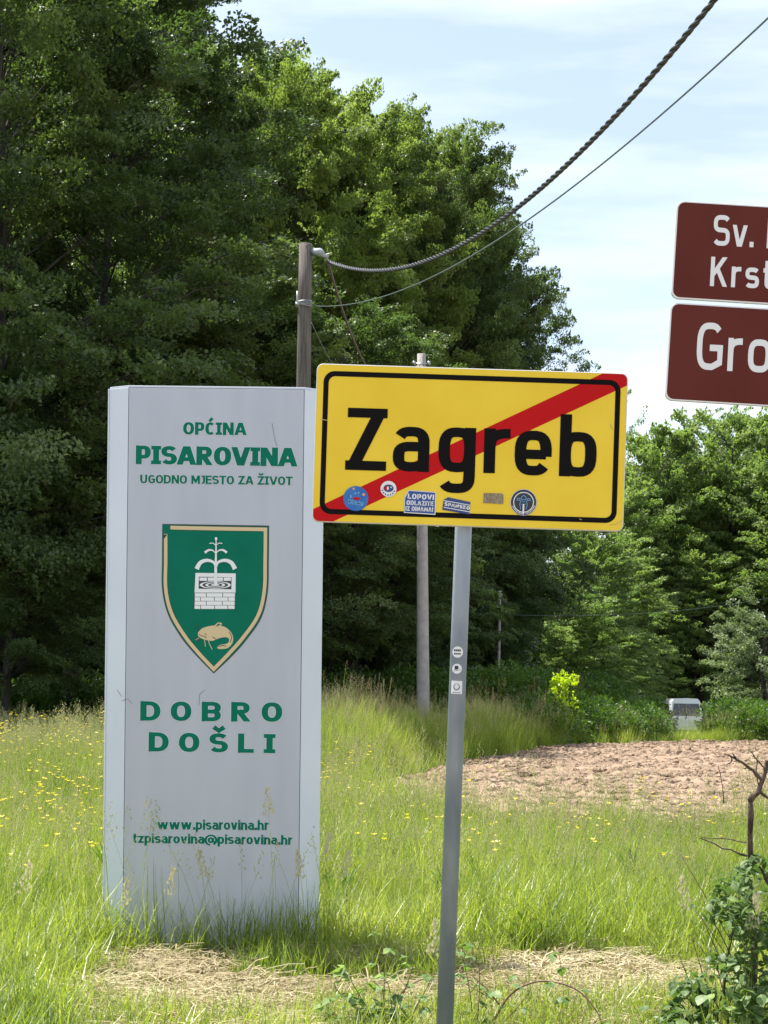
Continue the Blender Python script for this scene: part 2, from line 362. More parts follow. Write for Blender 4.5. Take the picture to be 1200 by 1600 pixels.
def weed(seed):
    r = random.Random(seed); v = []; f = []; m = []
    for _ in range(9): blade(v, f, m, (r.uniform(-.05, .05), r.uniform(-.05, .05), 0), r.uniform(.12, .34), r.uniform(.02, .045), r.uniform(0, 6.28), r.uniform(.2, .9), 0, 4)
    return v, f, m
weedm = leaf_mat('broad_weed_leaves', [(0, (0.05, 0.11, 0.02)), (1, (0.11, 0.18, 0.04))], .35, (1.1, 1.3, .5), .5, .3, use='inst')
wd_ = pts_in(10.6, 40, 2.2, lambda x, y: meadow(x, y) and RNG.random() < .5 + mnoise.noise(Vector((x, y * .6, 40))))
scatter('broadleaf_weeds', [weed(i) for i in range(5)], wd_, RNG.uniform(0, 6.28, len(wd_)), RNG.uniform(.7, 1.6, len(wd_)), RNG.integers(0, 5, len(wd_)), [weedm], tilt=.1)
def dock(seed):
    r = random.Random(seed); v = []; f = []; m = []
    for _ in range(3): seed_head(v, f, m, (r.uniform(-.05, .05), 0, 0), r.uniform(0, 6.28), r.uniform(.02, .12), r.uniform(.75, 1.05), r, size=.017, n=60, spread=.022, length=.38)
    return v, f, m
dk = pts_in(29, 50, .2, lambda x, y: bank(x, y) and x < 4.5, k=.2)
scatter('ripe_dock_stalks', [dock(i) for i in range(4)], dk, RNG.uniform(0, 6.28, len(dk)), RNG.uniform(.9, 1.3, len(dk)), RNG.integers(0, 4, len(dk)), [grass_m, redhead_m], tilt=.06)
# mown strip: cut straw lying flat, short regrowth
straw_m = leaf_mat('dry_cut_straw', [(0.0, (0.17, 0.13, 0.07)), (0.35, (0.32, 0.265, 0.15)), (0.7, (0.46, 0.40, 0.25)), (1.0, (0.60, 0.55, 0.39))], 0.2, (1, 1, .8), 0.7, 0.2, use='inst', tboost=1.0)
def litter(seed, n=36, rr=0.16):
    r = random.Random(seed); v = []; f = []; m = []
    for _ in range(n):
        a = r.uniform(0, 6.28); q = rr * math.sqrt(r.random()); az = r.uniform(0, 6.28); L = r.uniform(.05, .2); b0 = len(v); z = r.uniform(0.0, 0.035); dz = r.uniform(-.01, .03); w = r.uniform(.0014, .0032)
        px_, py_ = q * math.cos(a), q * math.sin(a); c, s_ = math.cos(az), math.sin(az)
        for t, zz in ((0, z), (.5, z + abs(dz) + .01), (1, z + dz)):
            v.append((px_ + c * L * t - s_ * w, py_ + s_ * L * t + c * w, zz + .002)); v.append((px_ + c * L * t + s_ * w, py_ + s_ * L * t - c * w, zz))
        f += [(b0, b0 + 1, b0 + 3, b0 + 2), (b0 + 2, b0 + 3, b0 + 5, b0 + 4)]; m += [0, 0]
    return v, f, m
DRY = [(300, 1585, 190, 62), (900, 1528, 190, 36), (250, 1512, 120, 14)]
def dry_e(x, y):
    px = 600 + FP * x / y; py = 1060 + FP * 1.6 / y
    return min(((px - cx_) / rx_) ** 2 + ((py - cy_) / ry_) ** 2 for cx_, cy_, rx_, ry_ in DRY) + 0.6 * mnoise.noise(Vector((x * 1.5, y * 1.5, 9)))
def strip(x, y): return y < 11.35 and not_in_pylon(x, y)
mw = pts_in(7.6, 11.35, 125, lambda x, y: strip(x, y) and RNG.random() < (0.85 if dry_e(x, y) < 1.15 else .22) + 0.9 * mnoise.noise(Vector((x * 1.3, y * 1.6, 30))), margin=1.2)
scatter('cut_straw_litter', [litter(i) for i in range(6)], mw, RNG.uniform(0, 6.28, len(mw)), RNG.uniform(.7, 1.2, len(mw)), RNG.integers(0, 6, len(mw)), [straw_m], tilt=0.12)
DRY = [(330, 1560, 200, 42), (900, 1528, 195, 38), (250, 1512, 130, 16), (620, 1555, 120, 22)]
def stub(x, y):
    if not strip(x, y): return False
    e_ = dry_e(x, y)
    return RNG.random() < (0.14 if e_ < 1 else min(1, .6 + .8 * (e_ - 1)))
sg = pts_in(7.6, 11.35, 190, stub, margin=2.2)
tufts4 = [tuft(120 + i, 16, (0.04, 0.22), 0.07, 0.0045, (0.1, 1.0), segs=2) for i in range(6)]
scatter('short_regrowth_grass', tufts4, sg, RNG.uniform(0, 6.28, len(sg)), [RNG.uniform(.45, 1.1) * (0.8 if dry_e(p[0], p[1]) < 1 else 1.45 if p[0] > -1.4 else 2.0) for p in sg], RNG.integers(0, 6, len(sg)), [grass_m], tilt=0.1)

# buttercups
def flower(seed):
    r = random.Random(seed); v = []; f = []; m = []
    for _ in range(3):
        bx, by = r.uniform(-.05, .05), r.uniform(-.05, .05); h = r.uniform(.42, .58); az = r.uniform(0, 6.28)
        blade(v, f, m, (bx, by, 0), h, 0.003, az, 0.15, 0, 3)
        cx, cy, cz = bx + math.cos(az) * .15 * h, by + math.sin(az) * .15 * h, h * .95
        for k in range(5):
            a = k * 1.2566 + az; b0 = len(v); R_ = 0.012
            v += [(cx, cy, cz), (cx + R_ * math.cos(a - .5), cy + R_ * math.sin(a - .5), cz + .004), (cx + 1.25 * R_ * math.cos(a), cy + 1.25 * R_ * math.sin(a), cz + .009), (cx + R_ * math.cos(a + .5), cy + R_ * math.sin(a + .5), cz + .004)]
            f.append((b0, b0 + 1, b0 + 2, b0 + 3)); m.append(1)
    return v, f, m
petal_m = leaf_mat('yellow_petals', [(0, (0.75, 0.58, 0.02)), (1, (0.85, 0.72, 0.06))], 0.35, (1.1, 1, .6), 0.4, 0.5, use='inst', tboost=1.0)
def fl(x, y): return meadow(x, y) and y > 11.6 and not bank(x, y) and RNG.random() < 0.08 + 0.9 * max(0, mnoise.noise(Vector((x * 0.55, y * 0.28, 21)))) + (0.12 if x < -1.7 else 0)
fp = pts_in(11.5, 34, 13, fl, k=0.21)
scatter('buttercup_flowers', [flower(i) for i in range(5)], fp, RNG.uniform(0, 6.28, len(fp)), [RNG.uniform(.85, 1.25) * (1 + 0.02 * (p[1] - 11)) for p in fp], RNG.integers(0, 5, len(fp)), [grass_m, petal_m], tilt=0.08)

# ================================================================== TREES
def norm(a): return a / np.maximum(np.linalg.norm(a, axis=-1, keepdims=True), 1e-9)
def leaves_from(base, axis, nrm, L, W, nl, lsz, rng, thick=0.05, tint=None, jit=0.42):
    """sprays: base (s,3), axis (s,3), nrm (s,3) -> leaf quads"""
    s = len(base); axis = norm(axis); nrm = norm(nrm - axis * np.sum(nrm * axis, 1, keepdims=True)); side = np.cross(axis, nrm)
    u = rng.random((s, nl)) ** 0.8; wv = (np.sin(np.clip(u * 1.05 + .05, 0, 1) * np.pi) ** 0.6) * W[:, None]
    c = base[:, None] + axis[:, None] * (u * L[:, None])[..., None] + side[:, None] * (rng.uniform(-1, 1, (s, nl)) * wv)[..., None] + nrm[:, None] * rng.normal(0, thick, (s, nl))[..., None]
    c[..., 2] -= (u ** 2) * L[:, None] * 0.18
    c = c.reshape(-1, 3); n_ = len(c)
    ax = np.repeat(axis, nl, 0); nn = np.repeat(nrm, nl, 0)
    d = norm(ax + rng.normal(0, .6, (n_, 3))); nn = norm(nn + rng.normal(0, jit, (n_, 3))); nn = norm(nn - d * np.sum(nn * d, 1, keepdims=True)); sd = np.cross(d, nn)
    ls = lsz * rng.uniform(.7, 1.25, (n_, 1)); V = np.empty((n_, 4, 3), np.float32)
    V[:, 0] = c - d * ls * .5; V[:, 1] = c + sd * ls * .32 - nn * ls * .06; V[:, 2] = c + d * ls * .55; V[:, 3] = c - sd * ls * .32 - nn * ls * .06
    ti = np.repeat(tint if tint is not None else rng.random(s), nl) + rng.normal(0, .08, n_)
    return V.reshape(-1, 3), np.repeat(np.clip(ti, 0, 1), 4)
def tubes_np(paths, radii, ns=5):
    """paths (k,p,3), radii (k,p)"""
    k, p, _ = paths.shape; t = np.gradient(paths, axis=1); t = norm(t); ref = np.where(np.abs(t[..., 2:3]) > .9, np.array([1., 0, 0]), np.array([0, 0, 1.]))
    a = norm(np.cross(t, ref)); c = np.cross(t, a); an = np.arange(ns) * 2 * np.pi / ns
    V = paths[:, :, None] + (a[:, :, None] * np.cos(an)[None, None, :, None] + c[:, :, None] * np.sin(an)[None, None, :, None]) * radii[:, :, None, None]
    idx = np.arange(k * p * ns).reshape(k, p, ns); i0 = idx[:, :-1]; i1 = idx[:, 1:]
    F_ = np.stack([i0, np.roll(i0, -1, 2), np.roll(i1, -1, 2), i1], -1).reshape(-1, 4)
    return V.reshape(-1, 3), F_
def make_tree(name, seed, H=18.0, R=4.5, boughs=90, spr=9, nl=85, lsz=0.11, lo=0.14, droop=0.5, bl=2.2, gap=0.0, shape=0.48, barkm=None, leafm=None, spread=0.95, trunk_r=0.22, multi=0):
    rng = np.random.default_rng(seed)
    def prof(t):
        r = np.minimum(1, np.maximum(0, (t - lo * .6) / .18)) ** .5
        return r * np.where(t > .38, np.maximum(0.02, 1 - ((t - .38) / .64) ** 2) ** shape, 1.0)
    cand = rng.uniform(lo, .985, boughs * 4); keep = rng.random(boughs * 4) < (prof(cand) * .85 + .15); t = cand[keep][:boughs]; t = np.sort(t); nb = len(t)
    a = np.arange(nb) * 2.399963 + rng.normal(0, .35, nb)
    lump = 1 + .16 * np.sin(a * 2 + seed) * np.sin(t * 9 + seed * 1.7) + .12 * np.sin(a * 3.3 + t * 17 + seed) + rng.normal(0, .07, nb)
    rr = R * prof(t) * lump
    inner = rng.random(nb) < .22; rr = np.where(inner, rr * .6, rr)
    sway = np.array([rng.normal(0, .25), rng.normal(0, .25)])
    def trunk_xy(z): q = (z / H); return np.stack([sway[0] * q * 2 + .25 * np.sin(q * 5 + seed), sway[1] * q * 2 + .2 * np.cos(q * 4 + seed) - .2], -1)
    tip = np.stack([rr * np.cos(a), rr * np.sin(a), t * H], -1); tip[:, :2] += trunk_xy(t * H)
    z0 = np.maximum(H * .05, t * H - (0.15 + .75 * t) * rr); start = np.concatenate([trunk_xy(z0), z0[:, None]], 1)
    q = np.linspace(0, 1, 6)[None, :, None]; mid_ = (start + tip) / 2; mid_[:, 2] += .18 * rr
    path = (1 - q) ** 2 * start[:, None] + 2 * q * (1 - q) * mid_[:, None] + q ** 2 * tip[:, None]
    path[:, 1:-1] += rng.normal(0, .08, path[:, 1:-1].shape)
    tz = np.linspace(0, H * .93, 12); tp = np.concatenate([trunk_xy(tz), tz[:, None]], 1)[None]
    V1, F1 = tubes_np(tp, (trunk_r * (1 - .9 * np.linspace(0, 1, 12)) * np.where(np.arange(12) == 0, 1.35, 1))[None], 9)
    br = (.005 + .0055 * rr)[:, None] * np.linspace(1, .22, 6)[None]
    V2, F2 = tubes_np(path, br, 5)
    wood = mesh_np(name + '_trunk', np.concatenate([V1, V2]), np.concatenate([F1, F2 + len(V1)]), [barkm], smooth_=True)
    # sprays fan out from the outer part of each bough
    bt = np.clip(rng.uniform(.38, 1.0, (nb, spr)), 0, 1); bt[:, 0] = 1.0
    i0 = np.clip((bt * 5).astype(int), 0, 4); fr = bt * 5 - i0; ar = np.arange(nb)[:, None]
    base = path[ar, i0] * (1 - fr[..., None]) + path[ar, i0 + 1] * fr[..., None]
    bdir = norm(tip - start); bdir[:, 2] = bdir[:, 2] * .55 - droop * (1 - t) * .8 + .12 * t; bdir = norm(bdir)
    up = np.tile(np.array([0, 0, 1.]), (nb, 1)); bn = norm(up + .55 * np.stack([np.cos(a), np.sin(a), 0 * a], -1) + rng.normal(0, .12, (nb, 3)))
    sd = np.cross(bdir, bn); ang = rng.uniform(-1.1, 1.1, (nb, spr))
    ax = bdir[:, None] * np.cos(ang)[..., None] + sd[:, None] * np.sin(ang)[..., None] + rng.normal(0, .12, (nb, spr, 3))
    L = bl * .5 * rng.uniform(.65, 1.25, (nb, spr)); W = .38 * bl * .5 * rng.uniform(.8, 1.4, (nb, spr))
    btint = np.clip(rng.normal(.5, .22, nb), 0, 1)[:, None] + rng.normal(0, .08, (nb, spr))
    nrm = np.repeat(bn[:, None], spr, 1) + rng.normal(0, .15, (nb, spr, 3))
    V, ti = leaves_from(base.reshape(-1, 3), ax.reshape(-1, 3), nrm.reshape(-1, 3), L.ravel(), W.ravel(), nl, lsz, rng, tint=btint.ravel())
    F_ = np.arange(len(V)).reshape(-1, 4)
    crown = mesh_np(name + '_crown', V, F_, [leafm], attrs={'tint': ('FLOAT', ti)})
    return wood, crown
bark = mat('bark', (0.03, 0.028, 0.024), 0.9, spec=0.2, col2=(0.08, 0.073, 0.062), scale=5, stretch=(1, 1, .25), bump=.6, bscale=18)
beech_m = leaf_mat('beech_leaves', [(0, (0.042, 0.070, 0.028)), (0.5, (0.075, 0.115, 0.042)), (1, (0.135, 0.175, 0.065))], 0.40, (1.2, 1.35, .6))
sunlit_m = leaf_mat('sunlit_tone_leaves', [(0, (0.105, 0.155, 0.045)), (0.5, (0.155, 0.21, 0.062)), (1, (0.21, 0.26, 0.09))], 0.45, (1.15, 1.25, .6))  # sunlight on the middle crowns is put into this lighter leaf colour
far_m = leaf_mat('far_tree_leaves', [(0, (0.100, 0.148, 0.056)), (0.5, (0.150, 0.200, 0.072)), (1, (0.215, 0.260, 0.105))], 0.45, (1.1, 1.3, .6))
grey_m = leaf_mat('greyish_leaves', [(0, (0.11, 0.155, 0.07)), (1, (0.20, 0.25, 0.13))], 0.3, (1.1, 1.2, .7))
bright_m = leaf_mat('bright_young_leaves', [(0, (0.30, 0.42, 0.02)), (1, (0.42, 0.52, 0.03))], 0.5, (1.2, 1.2, .5))
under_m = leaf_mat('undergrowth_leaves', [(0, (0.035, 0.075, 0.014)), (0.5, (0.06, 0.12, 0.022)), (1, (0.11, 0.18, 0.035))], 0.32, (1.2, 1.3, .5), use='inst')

VAR = {}
for i in range(2): VAR['beech%d' % i] = make_tree('beech', 11 + i, 18, 4.6, boughs=190, spr=11, nl=150, lsz=.098, lo=.19, barkm=bark, leafm=beech_m, droop=.75)
for i in range(1): VAR['sunlit_tree%d' % i] = make_tree('sunlit_tree', 31 + i, 18, 4.4, boughs=190, spr=11, nl=135, lsz=.102, barkm=bark, leafm=sunlit_m, droop=.25, bl=1.9)
for i in range(2): VAR['far%d' % i] = make_tree('far', 41 + i, 16, 4.6, boughs=180, spr=9, nl=56, lsz=.175, lo=.1, barkm=bark, leafm=far_m, droop=.35, bl=2.2, shape=.5)
VAR['sparse'] = make_tree('sparse', 51, 16, 2.4, boughs=60, spr=5, nl=20, lsz=.13, lo=.4, barkm=bark, leafm=grey_m, droop=.1, bl=1.4, trunk_r=.12)
VAR['willow'] = make_tree('willow', 55, 8, 3.2, boughs=80, spr=8, nl=50, lsz=.13, lo=.02, barkm=bark, leafm=grey_m, droop=.2, bl=1.6)
VAR['sapling'] = make_tree('sapling', 58, 1.6, .42, boughs=46, spr=4, nl=13, lsz=.10, lo=.1, barkm=bark, leafm=bright_m, droop=.1, bl=.42, trunk_r=.012)
BASE = {'beech': (18, 4.6), 'sunlit_tree': (18, 4.4), 'far': (16, 4.6), 'sparse': (16, 2.4), 'willow': (8, 3.2), 'sapling': (1.6, .42)}
def tree(px, Y, top, R, var, label, name='broadleaf_tree', group=None, cat='tree', rot=None, ztop=None):
    p = P(px, top, Y); g = hgt(p.x, p.y); H = (ztop if ztop else p.z) - g
    key = ''.join(c for c in var if not c.isdigit()); bH, bR = BASE[key]
    o = empty(name, (p.x, p.y, g - .05), label=label, category=cat, group=group)
    o.rotation_euler = (0, 0, random.uniform(0, 6.28) if rot is None else rot)
    o.scale = (R / bR, R / bR, H / bH)
    w, c = VAR[var]; link('trunk', w, o); link('crown', c, o)
    return o
GL = 'tall trees of the dark forest edge on the left'
LEFT = [
 (20, 40, -330, 4.6, 'beech0', 'dark beech filling the left edge of the picture, nearest tree of the forest'),
 (128, 44, -150, 4.4, 'beech1', 'dark shaded beech with bare trunk showing low down just left of the white pylon'),
 (262, 50, 25, 3.3, 'beech1', 'tall beech rising behind the white pylon, its top at the left end of the sky'),
 (385, 55, 78, 3.5, 'sunlit_tree0', 'sunlit light green tree whose rounded top is the highest against the sky'),
 (478, 53, 100, 3.7, 'sunlit_tree0', 'sunlit light green tree directly behind the wooden utility pole'),
 (575, 57, 148, 3.4, 'sunlit_tree0', 'tree with feathery pointed top above the yellow town sign'),
 (655, 58, 190, 3.1, 'beech1', 'tree crossed by the sagging thick cable above the yellow sign'),
 (722, 60, 272, 3.0, 'beech1', 'sloping crowned tree where the thick cable leaves the foliage for the sky'),
 (788, 62, 372, 2.5, 'beech0', 'last big dark forest tree with boughs reaching into the sky'),
 (752, 60, 585, 2.3, 'beech1', 'low dark tree beneath the last big forest tree'),
 (438, 59, 88, 3.2, 'sunlit_tree0', 'light green tree filling the skyline between the first two sunlit tops'),
 (532, 61, 128, 3.2, 'beech0', 'green tree filling the skyline just right of the wooden pole'),
 (618, 61, 172, 3.0, 'sunlit_tree0', 'light green tree in the skyline halfway between wooden pole and thick cable'),
 (690, 64, 232, 3.0, 'beech1', 'green tree on the sloping skyline just above the thick cable'),
 (560, 47, 470, 3.0, 'beech1', 'lower dark tree standing in front of the forest right of the wooden pole'),
 (380, 45, 420, 3.2, 'beech0', 'lower shaded tree just behind the top of the white pylon'),
 (15, 39, 560, 2.2, 'beech1', 'low dark tree in front of the forest at the left edge of the picture'),
 (672, 56, 640, 2.2, 'beech1', 'low dark tree behind the yellow sign and its steel post'),
]
for k, (px, Y, top, R, var, lab) in enumerate(LEFT): tree(px, Y, top, R, var, lab, group=GL, rot=k * 1.3)
GR = 'sunlit trees across the field on the right'
RIGHT = [
 (905, 96, 800, 3.6, 'far0', 'spreading pale green tree below the right end of the yellow sign'),
 (962, 112, 745, 4.0, 'far1', 'green tree just right of the yellow sign, below the thin grey tree'),
 (1050, 116, 665, 4.6, 'far0', 'broad green tree under the left corner of the brown signs'),
 (1140, 118, 640, 4.8, 'far1', 'broad green tree with dark limbs rising behind the lower brown sign'),
 (1240, 112, 660, 4.8, 'far0', 'green tree cut by the right edge of the picture below the brown signs'),
 (1005, 122, 700, 4.2, 'far1', 'rounded green tree in the back row left of the brown signs'),
 (1098, 124, 640, 4.4, 'far1', 'rounded green tree in the back row under the lower brown sign'),
 (1190, 122, 640, 4.4, 'far0', 'rounded green tree in the back row near the right edge'),
 (962, 106, 850, 3.3, 'far1', 'layered green tree behind and left of the parked white van'),
 (1100, 112, 860, 3.6, 'far0', 'shady green tree right above the parked white van'),
 (868, 88, 905, 3.0, 'far1', 'green tree with low boughs behind the bright yellow-green sapling'),
 (935, 92, 960, 2.8, 'far0', 'low green tree between the sapling and the parked van'),
]
for k, (px, Y, top, R, var, lab) in enumerate(RIGHT): tree(px, Y, top, R, var, lab, group=GR, rot=k * 2.1 + .4)
tree(985, 122, 612, 2.4, 'sparse', 'thin sparse grey-green tree seen against the sky between yellow and brown signs', rot=1)
tree(1195, 78, 915, 2.4, 'willow', 'grey-green leafy shrub at the right edge, right of the parked van', name='large_shrub', cat='shrub', rot=2)
tree(853, 47, 1048, .30, 'sapling', 'bright yellow-green sapling in front of the dark trees, right of the steel post', name='sapling', cat='sapling', rot=.5)

# far wood behind both: leaf sprays in one mass
def spray_proto(seed, L=2.2, n=220, lsz=.17):
    r = np.random.default_rng(seed); V, ti = leaves_from(np.zeros((4, 3)), r.normal(0, 1, (4, 3)) + [0, 0, .1], np.tile([0, 0, 1.], (4, 1)), np.full(4, L * .5), np.full(4, L * .3), n // 4, lsz, r, thick=.15)
    return V.tolist(), [tuple(range(4 * i, 4 * i + 4)) for i in range(len(V) // 4)], [0] * (len(V) // 4)
wood_m = leaf_mat('forest_leaves', [(0, (0.028, 0.055, 0.013)), (1, (0.055, 0.095, 0.022))], 0.22, (1.2, 1.35, .5), use='inst')
wp = []
OUTL = [(-900, -300), (0, -300), (240, -60), (290, 50), (400, 125), (500, 160), (600, 205), (700, 270), (750, 380), (790, 600), (800, 1100)]
def outline_row(px):
    for (a_, ya), (b_, yb2) in zip(OUTL, OUTL[1:]):
        if px <= b_: return ya + (yb2 - ya) * (px - a_) / (b_ - a_)
    return 1100
for _ in range(13000):
    x = RNG.uniform(-26, 9); yb = 60 + 0.35 * (x + 14) if x > -14 else 56
    y = yb + RNG.uniform(0, 16)
    if x > 5 and y > 76: continue
    pxx = 600 + FP * x / y
    if pxx > 795: continue
    top = 1.6 + (1060 - outline_row(pxx)) / FP * y - 1.0
    z = top * RNG.random() ** .85
    wp.append((x, y, z))
for _ in range(8000):
    x = RNG.uniform(7, 48); y = 126 + RNG.uniform(0, 14); top = 15.0 if x > 17.5 else 9.5
    wp.append((x, y, -1.8 + top * RNG.random() ** .85))
scatter('far_wood', [spray_proto(i) for i in range(5)], wp, RNG.uniform(0, 6.28, len(wp)), RNG.uniform(.8, 1.5, len(wp)), RNG.integers(0, 5, len(wp)), [wood_m], tilt=.4)
# undergrowth along the forest foot and behind the ploughed field
def bushp(seed, n=220, lsz=.075):
    r = np.random.default_rng(seed); k = 14; d = norm(r.normal(0, 1, (k, 3)) * [1, 1, .8] + [0, 0, .6]); V, ti = leaves_from(d * .12, d, np.tile([0, 0, 1.], (k, 1)), np.full(k, .5), np.full(k, .16), n // k, lsz, r, thick=.06)
    return V.tolist(), [tuple(range(4 * i, 4 * i + 4)) for i in range(len(V) // 4)], [0] * (len(V) // 4)
up_ = []; us = []
for _ in range(2600):
    x = RNG.uniform(-12, 6.5); y = 43.5 + max(0, x + 2) * 1.1 + abs(RNG.normal(0, 2.6))
    hh = 0.9 + 0.8 * mnoise.noise(Vector((x * .5, y * .3, 0))); z = hgt(x, y) + max(0, hh) * RNG.random()
    up_.append((x, y, z)); us.append(RNG.uniform(.7, 1.5))
for _ in range(4200):
    x = RNG.uniform(3.5, 26); y = border_y(x) + 0.8 + abs(RNG.normal(0, 7)); 
    hh = 0.75 + 0.7 * mnoise.noise(Vector((x * .4, y * .2, 4))); pz = hgt(x, y); pxx = 600 + FP * x / y
    if 1025 < pxx < 1120:
        hh = min(hh, 1.6 - y * 63 / FP - pz - .72)
        if hh < -.12 or y > 92: continue
    else: hh = min(hh, 1.6 - y * 36 / FP - pz - .3)
    up_.append((x, y, pz + max(0, hh) * RNG.random())); us.append(RNG.uniform(.7, 1.4))
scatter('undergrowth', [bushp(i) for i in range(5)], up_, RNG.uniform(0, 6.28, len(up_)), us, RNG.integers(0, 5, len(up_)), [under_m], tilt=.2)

# ================================================================== LETTERING ENGINE (flat print, each stroke a strip)
def clip_poly(poly, lo, hi):
    for sgn, lim in ((1, lo), (-1, hi)):
        out = []
        for i in range(len(poly)):
            a, b_ = poly[i], poly[(i + 1) % len(poly)]; da = sgn * (a[1] - lim); db = sgn * (b_[1] - lim)
            if da >= 0: out.append(a)
            if (da >= 0) != (db >= 0):
                t = da / (da - db); out.append((a[0] + (b_[0] - a[0]) * t, a[1] + (b_[1] - a[1]) * t))
        poly = out
        if len(poly) < 3: return []
    return poly
def ribbon(pts, wv, wh, closed=False, taper=None):
    """quads of a strip; wv = width where the path runs vertically, wh = where it runs horizontally"""
    pts = [p for i, p in enumerate(pts) if i == 0 or math.hypot(p[0] - pts[i - 1][0], p[1] - pts[i - 1][1]) > 1e-6]
    n_ = len(pts); L = []; Rr = []
    for i in range(n_):
        if closed: a, c = pts[(i - 1) % n_], pts[(i + 1) % n_]
        else: a, c = pts[max(i - 1, 0)], pts[min(i + 1, n_ - 1)]
        p = pts[i]
        def un(u, v_):
            d = math.hypot(v_[0] - u[0], v_[1] - u[1]) or 1; return ((v_[0] - u[0]) / d, (v_[1] - u[1]) / d)
        d1 = un(a, p) if (closed or i > 0) else un(p, c); d2 = un(p, c) if (closed or i < n_ - 1) else d1
        n1 = (-d1[1], d1[0]); n2 = (-d2[1], d2[0]); mxx, my = n1[0] + n2[0], n1[1] + n2[1]; l = math.hypot(mxx, my)
        if l < 1e-6: mxx, my, l = n1[0], n1[1], 1
        mxx /= l; my /= l; k = 1 / max(.35, mxx * n1[0] + my * n1[1])
        ty = abs(my * 0 + (d1[1] + d2[1]) / 2); ww = (wv * ty ** 2 + wh * (1 - ty ** 2)) / 2
        if taper: ww *= taper(i / max(1, n_ - 1))
        L.append((p[0] + mxx * k * ww, p[1] + my * k * ww)); Rr.append((p[0] - mxx * k * ww, p[1] - my * k * ww))
    rng_ = range(n_) if closed else range(n_ - 1)
    return [[Rr[i], Rr[(i + 1) % n_], L[(i + 1) % n_], L[i]] for i in rng_]
def sarc(cx, cy, rx, ry, a0, a1, e=2.3, n=14):
    out = []
    for i in range(n + 1):
        a = rad(a0 + (a1 - a0) * i / n); c, s_ = math.cos(a), math.sin(a)
        out.append((cx + rx * math.copysign(abs(c) ** (2 / e), c), cy + ry * math.copysign(abs(s_) ** (2 / e), s_)))
    return out
